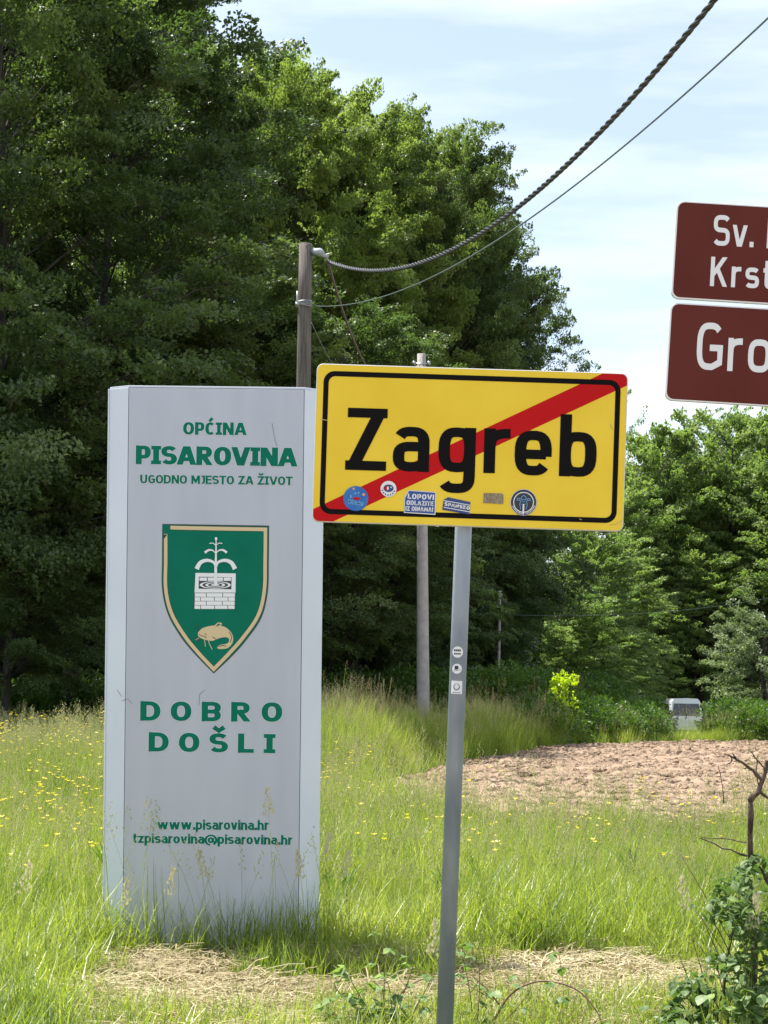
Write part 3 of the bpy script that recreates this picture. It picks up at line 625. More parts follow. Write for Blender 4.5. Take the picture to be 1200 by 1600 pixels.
def glyph(ch, w, h, e=2.3, serif=False, xh=.73, wd=1.0):
    """strokes [(pts, closed, clip)] and advance width; cap height 1"""
    T = 1 - h / 2; B = h / 2; s = []; l = w / 2; C_ = None
    acc = {'Č': 'C', 'Ć': 'C', 'Š': 'S', 'Ž': 'Z'}.get(ch)
    if acc:
        st, W = glyph(acc, w, h, e, serif, xh, wd); c = W / 2
        if ch == 'Ć': st.append(([(c - .06, 1.08), (c + .17, 1.34)], False, None))
        else: st.append(([(c - .24, 1.32), (c, 1.13), (c + .24, 1.32)], False, None))
        return st, W
    X = xh; XT = xh - h / 2
    def add(p, closed=False, clip=(0, 1)): s.append((p, closed, clip))
    def O_(W, y0, y1): add(sarc(W / 2, (y0 + y1) / 2, W / 2 - l, (y1 - y0) / 2, 0, 360, e, 28)[:-1], True, None)
    if ch == 'O': W = .86 * wd; O_(W, B, T)
    elif ch == 'I':
        W = (.48 if serif else w) * (wd if serif else 1); c = W / 2; add([(c, 0), (c, 1)])
        if serif: add([(0, T), (W, T)]); add([(0, B), (W, B)])
    elif ch in 'PRB':
        W = {'P': .74, 'R': .84, 'B': .80}[ch] * wd; m = .5 if ch != 'P' else .40
        Wb = W if ch != 'R' else W * .92
        add([(l, 0), (l, 1)]); add([(l, T), (Wb * .55, T)] + sarc(Wb * .55, (T + m) / 2, Wb * .45 - l, (T - m) / 2, 90, -90, e) + [(l, m)], False, None)
        if ch == 'R': add([(W * .36, m + .06), (W - w * .52, -.04)])
        if ch == 'B': add([(l, B), (W * .55, B)] + sarc(W * .55, (B + m) / 2, W * .45 - l, (m - B) / 2, -90, 90, e) + [(l, m)], False, None)
    elif ch in 'CG':
        W = (.76 if ch == 'C' else .84) * wd; a = sarc(W / 2 + .02, .5, W / 2 - l + (.02 if ch == 'C' else -.02), .5 - B, 48 if ch == 'C' else 42, 312 if ch == 'C' else 270, e, 22)
        if ch == 'G': a += [(W / 2 + .1, B), (W - l, B + .10), (W - l, .47)]; add(a, False, None); add([(W * .52, .47), (W, .47)], False, None)
        else: add(a, False, None)
    elif ch == 'N': W = .86 * wd; add([(l, 0), (l, 1)]); add([(W - l, 0), (W - l, 1)]); add([(l * .9, 1.06), (W - l * .9, -.06)])
    elif ch == 'A': W = .92 * wd; add([(l * .9 - .03, -.06), (W / 2, 1.08)]); add([(W - l * .9 + .03, -.06), (W / 2, 1.08)]); add([(W * .2, .3), (W * .8, .3)], False, None)
    elif ch == 'V': W = .90 * wd; add([(l * .9 - .03, 1.06), (W / 2, -.08)]); add([(W - l * .9 + .03, 1.06), (W / 2, -.08)])
    elif ch in 'Ss':
        H_ = 1 if ch == 'S' else xh; W = (.76 if ch == 'S' else .62) * wd; t_ = H_ - h / 2; m = H_ * .51; rx = W / 2 - l * .9; c = W / 2
        add(sarc(c, (t_ + m) / 2, rx, (t_ - m) / 2, 25, 270, e, 16) + sarc(c, (B + m) / 2, rx, (m - B) / 2, 90, -155, e, 16)[1:], False, None)
    elif ch == 'U': W = .82 * wd; add([(l, 1), (l, .42)] + sarc(W / 2, .42, W / 2 - l, .42 - B, 180, 360, e, 16) + [(W - l, 1)], False, None)
    elif ch == 'D': W = .84 * wd; add([(l, 0), (l, 1)]); add([(l, T), (W * .42, T)] + sarc(W * .42, .5, W * .58 - l, .5 - B, 90, -90, e, 18) + [(l, B)], False, None)
    elif ch == 'M': W = 1.0 * wd; add([(l, 0), (l, 1)]); add([(W - l, 0), (W - l, 1)]); add([(l, 1.08), (W / 2, .18)]); add([(W - l, 1.08), (W / 2, .18)])
    elif ch == 'J': W = .52 * wd; add([(W - l, 1), (W - l, .3)] + sarc(W * .38, .3, W * .62 - l, .3 - B, 0, -100, e, 10), False, None); (add([(W * .2, T), (W, T)]) if serif else None)
    elif ch == 'E': W = .70 * wd; add([(l, 0), (l, 1)]); add([(l, T), (W, T)]); add([(l, B), (W, B)]); add([(l, .51), (W * .94, .51)])
    elif ch == 'L': W = .66 * wd; add([(l, 0), (l, 1)]); add([(l, B), (W, B)])
    elif ch == 'T': W = .76 * wd; add([(W / 2, 0), (W / 2, 1)]); add([(0, T), (W, T)])
    elif ch in 'Zz':
        H_ = 1 if ch == 'Z' else xh; W = (.76 if ch == 'Z' else .6) * wd; add([(.02, H_ - h / 2), (W, H_ - h / 2)], False, (0, H_)); add([(0, B), (W, B)], False, (0, H_))
        add([(l * .95, -.0), (W - l * .95, H_)], False, (h * .5, H_ - h * .5))
    elif ch == 'K': W = .78 * wd; add([(l, 0), (l, 1)]); add([(l, .36), (W - l * .8, 1.08)]); add([(W * .42, .58), (W - l * .6, -.06)])
    elif ch in 'vw':
        W = (.70 if ch == 'v' else 1.12) * wd; k = 1 if ch == 'v' else 2; q = W / k
        for i in range(k):
            xa = q * i + (l * .8 if i == 0 else 0); xb = q * (i + 1) - (l * .8 if i == k - 1 else 0)
            add([(xa, xh + .05), (q * (i + .5) + (.04 if k == 2 and i == 0 else -.04 if k == 2 else 0), -.06)], False, (0, xh)); add([(xb, xh + .05), (q * (i + .5) + (.04 if k == 2 and i == 0 else -.04 if k == 2 else 0), -.06)], False, (0, xh))
        if ch == 'w': W += .07
    elif ch in 'bp':
        W = .70 * wd; add([(l, 0 if ch == 'b' else -.27), (l, 1 if ch == 'b' else xh)], False, None); O_(W, B, XT)
    elif ch == 'g':
        W = .70 * wd; O_(W, B, XT); add([(W - l, xh), (W - l, -.06)] + sarc(W / 2, -.06, W / 2 - l, .20, 0, -150, e, 14), False, None)
    elif ch == 'o': W = .70 * wd; O_(W, B, XT)
    elif ch == 'a':
        W = .66 * wd; R_ = W - l; add([(R_, 0), (R_, xh * .6)] + sarc(W / 2, xh * .6, W / 2 - l, XT - xh * .6, 0, 150, e, 14), False, None)
        c = W / 2; ym = xh * .56; add([(R_, ym), (c, ym)] + sarc(c, (ym + B) / 2, c - l, (ym - B) / 2, 90, 270, e, 14) + [(R_, B + .02)], False, None)
    elif ch == 'e':
        W = .68 * wd; c = W / 2; add([(l, xh * .47), (W - l, xh * .47)], False, None); add(sarc(c, xh / 2, c - l, xh / 2 - B, -5, 322, e, 26), False, None)
    elif ch == 'r': W = .46 * wd; add([(l, 0), (l, xh)], False, None); add([(l, xh * .55)] + sarc(W * .95, xh * .55, W * .95 - l, XT - xh * .55, 170, 90, e, 8), False, None)
    elif ch == 'i': W = w; add([(l, 0), (l, xh)], False, None); add([(l, .82), (l, 1.0)], False, None)
    elif ch in 'nh': W = .68 * wd; add([(l, 0), (l, xh if ch == 'n' else 1)], False, None); add([(l, xh * .5)] + sarc(W / 2, xh * .55, W / 2 - l, XT - xh * .55, 170, 0, e, 12) + [(W - l, 0)], False, None)
    elif ch == 't': W = .46 * wd; add([(W * .36, .95), (W * .36, .25)] + sarc(W * .36 + .16, .25, .16, .25 - B, 180, 275, e, 8), False, None); add([(0, XT), (W, XT)], False, None)
    elif ch == '.': W = w; add([(l, 0), (l, w * .95)], False, None)
    elif ch == '!': W = w; add([(l, 0), (l, w * .9)], False, None); add([(l, .3), (l, 1)], False, None)
    elif ch == '@':
        W = 1.25 * wd; s2 = []; add(sarc(.5 * W, .38, .44 * W, .5, -60, 300 - 40, 2, 26), False, None); add(sarc(.48 * W, .38, .16 * W, .22, 0, 360, 2, 16)[:-1], True, None); add([(.68 * W, .6), (.68 * W, .22), (.86 * W, .2)], False, None)
    else: W = .4
    return s, W
def text_polys(txt, w=.2, h=.17, e=2.3, serif=False, xh=.73, wd=1.0, track=.12, grow=0.0, space=.42):
    polys = []; x = 0
    for ch in txt:
        if ch == ' ': x += space; continue
        st, W = glyph(ch, w, h, e, serif, xh, wd)
        if ch == 'Ž' or ch == 'Š' or ch == 'Ć': pass
        for k, (pts, closed, clip) in enumerate(st):
            for q in ribbon(pts, w + grow, h + grow, closed):
                if clip: q = clip_poly(q, clip[0] - grow / 2, clip[1] + grow / 2)
                if len(q) >= 3: polys.append(([(a + x, b_) for a, b_ in q], k))
        x += W + track
    return polys, x - track
def text_part(name, frame, parent, txt, pA, pB, cap_px, material, off, halo=None, **st):
    """baseline from pixel pA to pixel pB on the frame, capital height cap_px"""
    a = frame.uv(*pA); b_ = frame.uv(*pB); polys, W = text_polys(txt, **st)
    dx, dy = b_[0] - a[0], b_[1] - a[1]; Lx = math.hypot(dx, dy); ux, uy = dx / Lx, dy / Lx; sx = Lx / W; sy = cap_px * frame.mpp
    out = None
    if len(txt) > 1:
        x = 0
        for ch in txt:
            if ch == ' ': x += st.get('space', .42); continue
            Wc = glyph(ch, st.get('w', .2), st.get('h', .17), st.get('e', 2.3), st.get('serif', False), st.get('xh', .73), st.get('wd', 1.0))[1]
            for grow, m_, o_ in (((halo[0], halo[1], off), (0, material, off + .0006)) if halo else ((0, material, off),)):
                mb = MB()
                for q, k in text_polys(ch, **{**st, 'grow': grow})[0]:
                    mb.add([(a[0] + ((x + u) * sx) * ux - (v_ * sy) * uy, -(o_ + k * .00004), a[1] + ((x + u) * sx) * uy + (v_ * sy) * ux) for u, v_ in q], [tuple(range(len(q)))])
                if grow: g_ob = mb.build('letter_outline', m_, parent)
                else: out = mb.build('letter', m_, parent)
            x += Wc + st.get('track', .12)
        return out
    for grow, m_, o_ in (((halo[0], halo[1], off), (0, material, off + .0006)) if halo else ((0, material, off),)):
        P_ = text_polys(txt, **{**st, 'grow': grow})[0] if grow else polys
        mb = MB()
        for q, k in P_:
            mb.add([(a[0] + (x * sx) * ux - (y * sy) * uy, -(o_ + k * .00004), a[1] + (x * sx) * uy + (y * sy) * ux) for x, y in q], [tuple(range(len(q)))])
        out = mb.build(name if not grow else 'lettering_outline', m_, parent)
    return out
class Frame:
    """upright panel frame: local x right, y back, z up; facing the road"""
    def __init__(s, px, py, Y, tilt=0.0, yaw=0.0, zbase=None):
        s.o = P(px, py, Y) if zbase is None else Vector((P(px, py, Y).x, Y, zbase))
        s.M = Matrix.Translation(s.o) @ Matrix.Rotation(rad(yaw), 4, 'Z') @ Matrix.Rotation(rad(tilt), 4, 'Y')
        s.Mi = s.M.inverted(); s.mpp = Y / FP
    def uv(s, px, py, off=0.0):
        c = s.Mi @ CAM; d = s.Mi.to_3x3() @ ray(px, py); t = (-off - c.y) / d.y; q = c + d * t; return (q.x, q.z)
def flat(name, parent, frame, polys, material, off, **kw):
    mb = MB()
    for q in polys: mb.add([(x, -off, y) for x, y in q], [tuple(range(len(q)))])
    return mb.build(name, material, parent, **kw)
def px_poly(frame, pts): return [frame.uv(*p) for p in pts]
def disc(cx, cy, r, n=28, r2=None): return [(cx + r * math.cos(2 * math.pi * i / n), cy + (r2 or r) * math.sin(2 * math.pi * i / n)) for i in range(n)]
def rrect(x0, y0, x1, y1, r, n=7):
    out = []
    for cx, cy, a0 in ((x1 - r, y1 - r, 0), (x0 + r, y1 - r, 90), (x0 + r, y0 + r, 180), (x1 - r, y0 + r, 270)):
        for i in range(n + 1): a = rad(a0 + 90 * i / n); out.append((cx + r * math.cos(a), cy + r * math.sin(a)))
    return out
def ring_polys(outer, inner): return [[outer[i], outer[(i + 1) % len(outer)], inner[(i + 1) % len(inner)], inner[i]] for i in range(len(outer))]
def slab(name, parent, outline, y0, y1, mats, bevel=0.0, **kw):
    """outline in (x,z); y0 front (towards camera, negative), y1 back; face mats: 0 front, 1 rest"""
    n_ = len(outline); mb = MB(); v = [(x, y0, z) for x, z in outline] + [(x, y1, z) for x, z in outline]
    mb.add(v, [tuple(range(n_))], 0); b0 = 0
    mb.f += [tuple(reversed(range(n_, 2 * n_)))] + [(i, i + n_, (i + 1) % n_ + n_, (i + 1) % n_) for i in range(n_)]; mb.m += [len(mats) - 1] * (n_ + 1)
    return mb.build(name, mats, parent, bevel=bevel, **kw)

# ================================================================== WELCOME PYLON
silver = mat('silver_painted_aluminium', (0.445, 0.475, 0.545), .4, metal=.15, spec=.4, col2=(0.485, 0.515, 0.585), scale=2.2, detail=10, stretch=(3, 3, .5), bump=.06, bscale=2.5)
skylit_al = mat('skylit_aluminium', (0.66, 0.71, 0.80), .35, metal=.05, spec=.4, col2=(0.61, 0.66, 0.75), scale=1.5)  # bevel brightness from sky and sun is put into this paler colour
pgreen = mat('green_vinyl', (0.0, 0.15, 0.092), .5, spec=.12, col2=(0.0, 0.165, 0.105), scale=5)
outl = mat('pale_vinyl', (0.66, 0.70, 0.76), .4)
cream = mat('cream_vinyl', (0.66, 0.52, 0.30), .45); vwhite = mat('white_vinyl', (0.80, 0.82, 0.84), .4); darkln = mat('dark_green_line', (0.01, 0.05, 0.035), .5); ink = mat('dark_ink', (0.03, 0.035, 0.05), .5)
fr = Frame(332, 1490, PYL_Y, tilt=-0.25 + 0.0, yaw=0.0)
fr = Frame(330, 1490, PYL_Y, tilt=-0.35, zbase=0.0)
pyl = empty('welcome_pylon', mat=fr.M, label='tall silver-grey municipal welcome pylon with green lettering and shield standing in the grass', category='sign')
x0, z0 = fr.uv(191, 1480); x1, _ = fr.uv(466, 1480); xl, _ = fr.uv(157, 1480); xr, _ = fr.uv(497, 1480); ztop = fr.uv(330, 606)[1]; zb = -.02
def prism(name, outline_xy, z0_, z1_, m, bevel=.002, **kw):
    n_ = len(outline_xy); mb = MB(); v = [(x, y, z0_) for x, y in outline_xy] + [(x, y, z1_) for x, y in outline_xy]
    mb.add(v, [tuple(reversed(range(n_))), tuple(range(n_, 2 * n_))] + [(i, (i + 1) % n_, (i + 1) % n_ + n_, i + n_) for i in range(n_)])
    return mb.build(name, m, pyl, bevel=bevel, **kw)
D1 = .085; D2 = .30
prism('front_panel', [(x0 + .003, 0), (x1 - .003, 0), (x1 - .003, .02), (x0 + .003, .02)], zb, ztop - .004, silver)
prism('side_panel', [(xl, D1), (x0, 0.001), (x0, .022), (xl + .02, D1 + .012)], zb, ztop - .002, skylit_al, label='pale bevelled left edge panel')
prism('side_panel', [(x1, 0.001), (xr, D1), (xr - .02, D1 + .012), (x1, .022)], zb, ztop - .002, skylit_al, label='pale bevelled right edge panel')
prism('back_panel', [(xl + .004, D1 + .018), (xr - .004, D1 + .018), (xr - .004, D1 + .03), (x1, D2), (x0, D2), (xl + .004, D1 + .03)], zb, ztop - .006, silver)
prism('top_cap', [(x0, .004), (x1, .004), (xr - .006, D1), (x1 + .004, D2 + .004), (x0 - .004, D2 + .004), (xl + .006, D1)], ztop - .001, ztop + .010, skylit_al)
for px in (161, 492):
    sx_ = fr.uv(px, 1000)[0]
edge_l = prism('edge_strip', [(xl - .004, D1 - .004), (xl + .004, D1 - .008), (xl + .006, D1 + .016), (xl - .004, D1 + .016)], zb, ztop - .001, skylit_al)
GS = dict(w=.28, h=.20, e=2.25, serif=True, xh=.76, track=.06)
HALO = (.07, outl)
text_part('lettering', fr, pyl, 'OPĆINA', (286, 679), (385, 680), 19.5, pgreen, .0012, HALO, **GS)
text_part('lettering', fr, pyl, 'PISAROVINA', (212, 725), (464, 729), 29, pgreen, .0012, (.05, outl), **{**GS, 'w': .30, 'h': .21, 'track': .02})
text_part('lettering', fr, pyl, 'UGODNO MJESTO ZA ŽIVOT', (219, 755), (457, 758), 13.3, pgreen, .0012, HALO, **{**GS, 'w': .25, 'h': .19})
text_part('lettering', fr, pyl, 'DOBRO', (219, 1126), (441, 1128), 30.5, pgreen, .0012, (.05, outl), **{**GS, 'w': .3, 'h': .21, 'track': .47, 'wd': 1.12})
text_part('lettering', fr, pyl, 'DOŠLI', (232, 1174), (430, 1177), 30, pgreen, .0012, (.05, outl), **{**GS, 'w': .3, 'h': .21, 'track': .47, 'wd': 1.12})
text_part('lettering', fr, pyl, 'www.pisarovina.hr', (246, 1296), (420, 1297), 15.5, pgreen, .0012, (.08, outl), **{**GS, 'w': .26, 'h': .19, 'track': .05})
text_part('lettering', fr, pyl, 'tzpisarovina@pisarovina.hr', (208, 1317), (457, 1320), 15, pgreen, .0012, (.08, outl), **{**GS, 'w': .26, 'h': .19, 'track': .05})
# shield
def zs(pts): return [fr.uv(220 + x / 5, 800 + y / 5) for x, y in pts]
def dens(pts, k=6):
    out = []; n_ = len(pts)
    for i in range(n_ - 1):
        p0 = pts[max(i - 1, 0)]; p1 = pts[i]; p2 = pts[i + 1]; p3 = pts[min(i + 2, n_ - 1)]
        for j in range(k):
            t = j / k; out.append(tuple(.5 * ((2 * p1[c]) + (-p0[c] + p2[c]) * t + (2 * p0[c] - 5 * p1[c] + 4 * p2[c] - p3[c]) * t * t + (-p0[c] + 3 * p1[c] - 3 * p2[c] + p3[c]) * t ** 3) for c in (0, 1)))
    return out + [pts[-1]]
right = dens([(1003, 106), (1000, 380), (993, 620), (942, 828), (818, 1010), (700, 1140), (570, 1262)]); left = dens([(570, 1262), (440, 1130), (318, 985), (212, 800), (166, 600), (166, 380), (168, 93)])
shield = empty('emblem', parent=None) if False else bpy.data.objects.new('emblem', None); COL.objects.link(shield); shield.parent = pyl; shield['label'] = 'green heraldic shield with well fountain and catfish'
def epart(name, polys, m, off, **kw): return flat(name, shield, fr, polys, m, off, **kw)
out_px = right + left[1:]
epart('shield_border', [zs(out_px)], darkln, .0010)
cxs, cys = 585, 560
def inset(pts, d):
    o = []
    n_ = len(pts)
    for i, p in enumerate(pts):
        a = pts[(i - 1) % n_]; c = pts[(i + 1) % n_]; dx, dy = c[0] - a[0], c[1] - a[1]; l_ = math.hypot(dx, dy) or 1
        nx_, ny_ = -dy / l_, dx / l_
        if (cxs - p[0]) * nx_ + (cys - p[1]) * ny_ < 0: nx_, ny_ = -nx_, -ny_
        k = 1.25 if i in (0, len(pts) - 1) else 1
        o.append((p[0] + nx_ * d * k, p[1] + ny_ * d * k))
    return o
epart('shield_field', [zs(inset(out_px, 7))], pgreen, .0016)
band = [(232, 122), (600, 130), (974, 136)] + dens([(974, 136), (972, 380), (965, 615), (916, 810), (796, 985), (690, 1105), (570, 1228)])[1:] + dens([(570, 1228), (450, 1100), (346, 972), (240, 792), (195, 600), (195, 380), (195, 172)])[1:]
epart('shield_stripe', [zs(q) for q in ribbon(band, 36, 38)], darkln, .0022)
epart('shield_stripe', [zs(q) for q in ribbon(band, 27, 29)], cream, .0028)
epart('shield_stripe', [zs([(180, 176), (208, 176), (180, 212)])], darkln, .0034)
# well: bricks built as separate pale courses on dark joints
epart('well_joints', [zs([(418, 632), (740, 634), (736, 760), (414, 756)])], ink, .0022)
epart('well_rim', [zs(q) for q in ring_polys([(428, 476), (742, 480), (740, 630), (420, 630)], [(454, 506), (710, 510), (708, 604), (452, 600)])], vwhite, .0028)
epart('well_water', [zs([(454, 506), (710, 510), (708, 604), (452, 600)])], ink, .0022)
bk_ = []
for r_, (ya, yb_, cuts) in enumerate([(634, 663, [420, 512, 640, 738]), (666, 695, [420, 466, 575, 682, 737]), (698, 727, [419, 512, 637, 736]), (730, 757, [418, 468, 577, 680, 735])]):
    for a_, b_ in zip(cuts, cuts[1:]): bk_.append(zs([(a_ + 2.5, ya), (b_ - 2.5, ya + .5), (b_ - 2.5, yb_ + .5), (a_ + 2.5, yb_)]))
for q in bk_: epart('brick', [q], vwhite, .0028)
for q in [zs([(a_ + 3, y_), (b_ - 3, y_), (b_ - 3, y_ + 26), (a_ + 3, y_ + 26)]) for y_, cc in ((512, [456, 520, 645, 708]),) for a_, b_ in zip(cc, cc[1:])]: epart('brick', [q], vwhite, .0028)
for k, rx in enumerate((122, 100, 78, 56, 34)): epart('well_ripple', [zs(disc(582, 570, rx, 24, rx * .24))], vwhite if k % 2 == 0 else ink, .0028 + k * .0005)
def jet(pts, wa, wb): return [zs(q) for q in ribbon(dens(pts, 6), 1, 1, taper=lambda t: wa + (wb - wa) * t)]
epart('fountain', jet([(586, 572), (586, 420), (588, 320), (589, 210)], 26, 6), vwhite, .0056)
for sgn in (-1, 1):
    X = lambda x: 587 + sgn * x
    for jt in (jet([(X(4), 425), (X(20), 392), (X(70), 378), (X(120), 396), (X(150), 446)], 14, 36), jet([(X(2), 325), (X(22), 302), (X(55), 298), (X(86), 318)], 5, 20), jet([(X(2), 262), (X(22), 244), (X(50), 246)], 5, 7)):
        epart('fountain_jet', jt, vwhite, .0062)
epart('fountain', [zs(disc(589, 210, 10, 12, 14)), zs(disc(587, 256, 8, 10, 9))], vwhite, .0068)
fish = dens([(448, 940), (480, 910), (530, 893), (600, 886), (660, 900), (705, 940), (722, 985), (712, 1030), (680, 1062), (640, 1070), (604, 1068), (600, 1052), (630, 1036), (668, 1030), (690, 1010), (684, 985), (650, 978), (600, 990), (560, 1006), (510, 1000), (470, 985), (448, 965), (448, 940)], 4)
epart('catfish', [zs(fish[:-1])], cream, .0022); epart('catfish', [zs(q) for q in ribbon(dens([(572, 905), (590, 880), (610, 868), (630, 874), (610, 896)]), 9, 9)], cream, .0028)
for ln in ([(590, 892), (606, 884)], [(455, 955), (475, 968), (500, 972), (512, 985)], [(500, 950), (515, 962)], [(560, 975), (585, 992)], [(690, 935), (712, 975), (700, 1020)], [(605, 1052), (640, 1042), (668, 1048)], [(425, 885), (448, 890), (452, 930)], [(420, 990), (446, 985)], [(440, 1015), (470, 990)]): epart('catfish_line', [zs(q) for q in ribbon(ln, 5, 5)], ink, .0034)
for ln in ([(527, 995), (536, 1030), (558, 1075)], [(497, 1000), (502, 1025), (506, 1052)], [(430, 1000), (455, 982)]): epart('catfish_whisker', [zs(q) for q in ribbon(ln, 5, 5)], cream, .0028)
# dents, scratches and dirt on the panel
scr = mat('scratch_dirt', (0.26, 0.27, 0.30), .7)
for ln in ([(425, 661), (427, 672), (430, 690)], [(431, 690), (433, 697)], [(190, 1095), (200, 1092), (207, 1100)], [(183, 1078), (190, 1088)], [(311, 1102), (312, 1085), (320, 1078)]):
    flat('scratch', pyl, fr, [[fr.uv(*p) for p in q] for q in ribbon(ln, 1.0, 1.0)], scr, .0014)

# ================================================================== TOWN SIGN
yel = bpy.data.materials.new('yellow_reflective'); yel = mat('yellow_reflective_sheet', (0.80, 0.56, 0.035), .5, spec=.15, col2=(0.90, 0.655, 0.06), scale=3.0, detail=10, contrast=(.3, .7))
sred = mat('red_sheet', (0.52, 0.006, 0.008), .5, spec=.12); sblk = mat('black_sheet', (0.006, 0.005, 0.005), .55, spec=.08); alu = mat('sign_back_aluminium', (0.62, 0.62, 0.60), .5, metal=.4, spec=.5)
galv = mat('galvanised_steel', (0.19, 0.24, 0.31), .42, metal=.25, spec=.5, col2=(0.31, 0.36, 0.44), scale=9, detail=8, stretch=(1, 1, .35), bump=.08, bscale=50)
galv_d = mat('clamp_steel', (0.36, 0.38, 0.40), .4, metal=.8)
fs = Frame(735, 700, 8.0, tilt=0.85)
gz = -1 * fs.o.z
sign = empty('town_exit_sign', mat=fs.M, label='yellow end-of-town sign with black name crossed by a red diagonal band, on a steel post', category='sign')
X0, Z0 = fs.uv(487.5, 815); X1, Z1 = fs.uv(982, 583); X0b, Z1b = fs.uv(495, 568)
X0 = (X0 + X0b) / 2; X1 = (X1 + fs.uv(973.5, 830)[0]) / 2; Z1 = (Z1 + Z1b) / 2; Z0 = (Z0 + fs.uv(973, 831)[1]) / 2
plate_out = rrect(X0, Z0, X1, Z1, .028)
slab('sign_plate', sign, plate_out, 0, .022, [alu, alu], bevel=.003)
flat('yellow_face', sign, fs, [rrect(X0 + .004, Z0 + .004, X1 - .004, Z1 - .004, .025)], yel, .0008)
# red band clipped to the plate
b0 = fs.uv(486, 797); b1 = fs.uv(486, 830); b2 = fs.uv(520, 815); b3 = fs.uv(985, 600); b4 = fs.uv(985, 570); b5 = fs.uv(945, 582)
def clip_convex(poly, clipper):
    out = poly; n_ = len(clipper)
    for i in range(n_):
        a, c = clipper[i], clipper[(i + 1) % n_]; inp = out; out = []
        def side(p): return (c[0] - a[0]) * (p[1] - a[1]) - (c[1] - a[1]) * (p[0] - a[0])
        for j in range(len(inp)):
            p, q = inp[j], inp[(j + 1) % len(inp)]; dp, dq = side(p), side(q)
            if dp >= 0: out.append(p)
            if (dp >= 0) != (dq >= 0): t = dp / (dp - dq); out.append((p[0] + (q[0] - p[0]) * t, p[1] + (q[1] - p[1]) * t))
    return out
flat('red_band', sign, fs, [clip_convex([b0, b1, b2, b3, b4, b5], rrect(X0 + .004, Z0 + .004, X1 - .004, Z1 - .004, .025))], sred, .0014)
mg = .030; bw = .0215
flat('black_border', sign, fs, ring_polys(rrect(X0 + mg, Z0 + mg + .004, X1 - mg, Z1 - mg, .047, 9), rrect(X0 + mg + bw, Z0 + mg + bw + .004, X1 - mg - bw, Z1 - mg - bw, .028, 9)), sblk, .0020)
DIN = dict(e=2.9, w=.185, h=.152, xh=.72)
# letters laid one at a time so that each sits where it stands on the sign
LET = [('Z', 539, 603, 734), ('a', 613, 670, 736), ('g', 684, 742, 737), ('r', 755, 798, 739), ('e', 803, 861, 742), ('b', 873, 931, 744)]
for ch, xa, xb, yb_ in LET:
    cap = 97
    kw = dict(DIN)
    if ch == 'Z': kw['w'] = .20
    polys, W = text_polys(ch, **kw); wd_m = abs(fs.uv(xb, yb_)[0] - fs.uv(xa, yb_)[0]); scy = cap * fs.mpp
    # keep the stroke weight: widen the glyph, not the pen
    wd_f = 1.0; target = wd_m / scy
    for _ in range(8):
        g_, Wg = glyph(ch, kw['w'], kw['h'], kw['e'], False, kw['xh'], wd_f); wd_f *= target / Wg
    text_part('letter', fs, sign, ch, (xa, yb_), (xb, yb_ + (xb - xa) * .031), cap, sblk, .0026, None, wd=wd_f, track=0, **kw)
# stickers
blue = mat('blue_sticker', (0.01, 0.12, 0.42), .4, col2=(0.02, 0.17, 0.5), scale=30); navy = mat('navy_sticker', (0.02, 0.045, 0.19), .4); blueb = mat('royal_blue_sticker', (0.02, 0.07, 0.30), .4)
skw = mat('sticker_white', (0.75, 0.76, 0.78), .4); orange = mat('sticker_orange', (0.75, 0.32, 0.14), .5); lightblue = mat('sticker_light_blue', (0.15, 0.38, 0.70), .4); grime = mat('worn_sticker', (0.16, 0.13, 0.08), .8, col2=(0.36, 0.30, 0.20), scale=60, stretch=(4, 1, 1))
mpp = fs.mpp
def sticker(label, polys, m, off=.0034):
    return flat('sticker', sign, fs, polys, m, off, label=label)
def sub(par, name, polys, m, off): return flat(name, par, fs, polys, m, off)
def tpolys(txt, ox, oy, W, H, ang=0, **kw):
    P_, w0 = text_polys(txt, **kw); c, s_ = math.cos(ang), math.sin(ang); return [[(ox + x / w0 * W * c - y * H * s_, oy + x / w0 * W * s_ + y * H * c) for x, y in q] for q, k in P_]
TS = dict(w=.26, h=.22, e=2.4, xh=.72, track=.14)
c = fs.uv(556, 779); s1 = sticker('round blue sticker with red lips', [disc(c[0], c[1], 19.5 * mpp)], blue)
sub(s1, 'print', tpolys('BEABU', c[0] - 12.5 * mpp, c[1] - 8 * mpp, 24 * mpp, 6.5 * mpp, rad(-9), **TS), lightblue, .0040)
sub(s1, 'print', [disc(c[0] + 1 * mpp, c[1] - 0 * mpp, 6 * mpp, 14, 2.3 * mpp)], sred, .0040)
sub(s1, 'print', [disc(c[0] - 4 * mpp, c[1] + 15 * mpp, 1.8 * mpp, 10), disc(c[0] + 12 * mpp, c[1] + 6.5 * mpp, 2.3 * mpp, 10)], orange, .0040)
sub(s1, 'print', [disc(c[0] - 1 * mpp, c[1] + 8 * mpp, 1.5 * mpp, 8), disc(c[0] + 4 * mpp, c[1] + 9 * mpp, 1.5 * mpp, 8), disc(c[0] - 8 * mpp, c[1] + 3 * mpp, 1.2 * mpp, 8, 3 * mpp)], lightblue, .0040)
c = fs.uv(607, 764); s2 = sticker('small white round sticker with a blue and red badge', [disc(c[0], c[1], 12.5 * mpp), ], skw)
sub(s2, 'print', [disc(c[0], c[1] + 1 * mpp, 8 * mpp, 16, 6 * mpp)], navy, .0040); sub(s2, 'print', [disc(c[0] - 3 * mpp, c[1] + 1 * mpp, 3.6 * mpp, 12)], sred, .0044); sub(s2, 'print', [disc(c[0] - 1 * mpp, c[1] + 1 * mpp, 1.6 * mpp, 10, 3 * mpp), disc(c[0] + 4 * mpp, c[1] + 2.5 * mpp, 1.2 * mpp, 8)], skw, .0048)
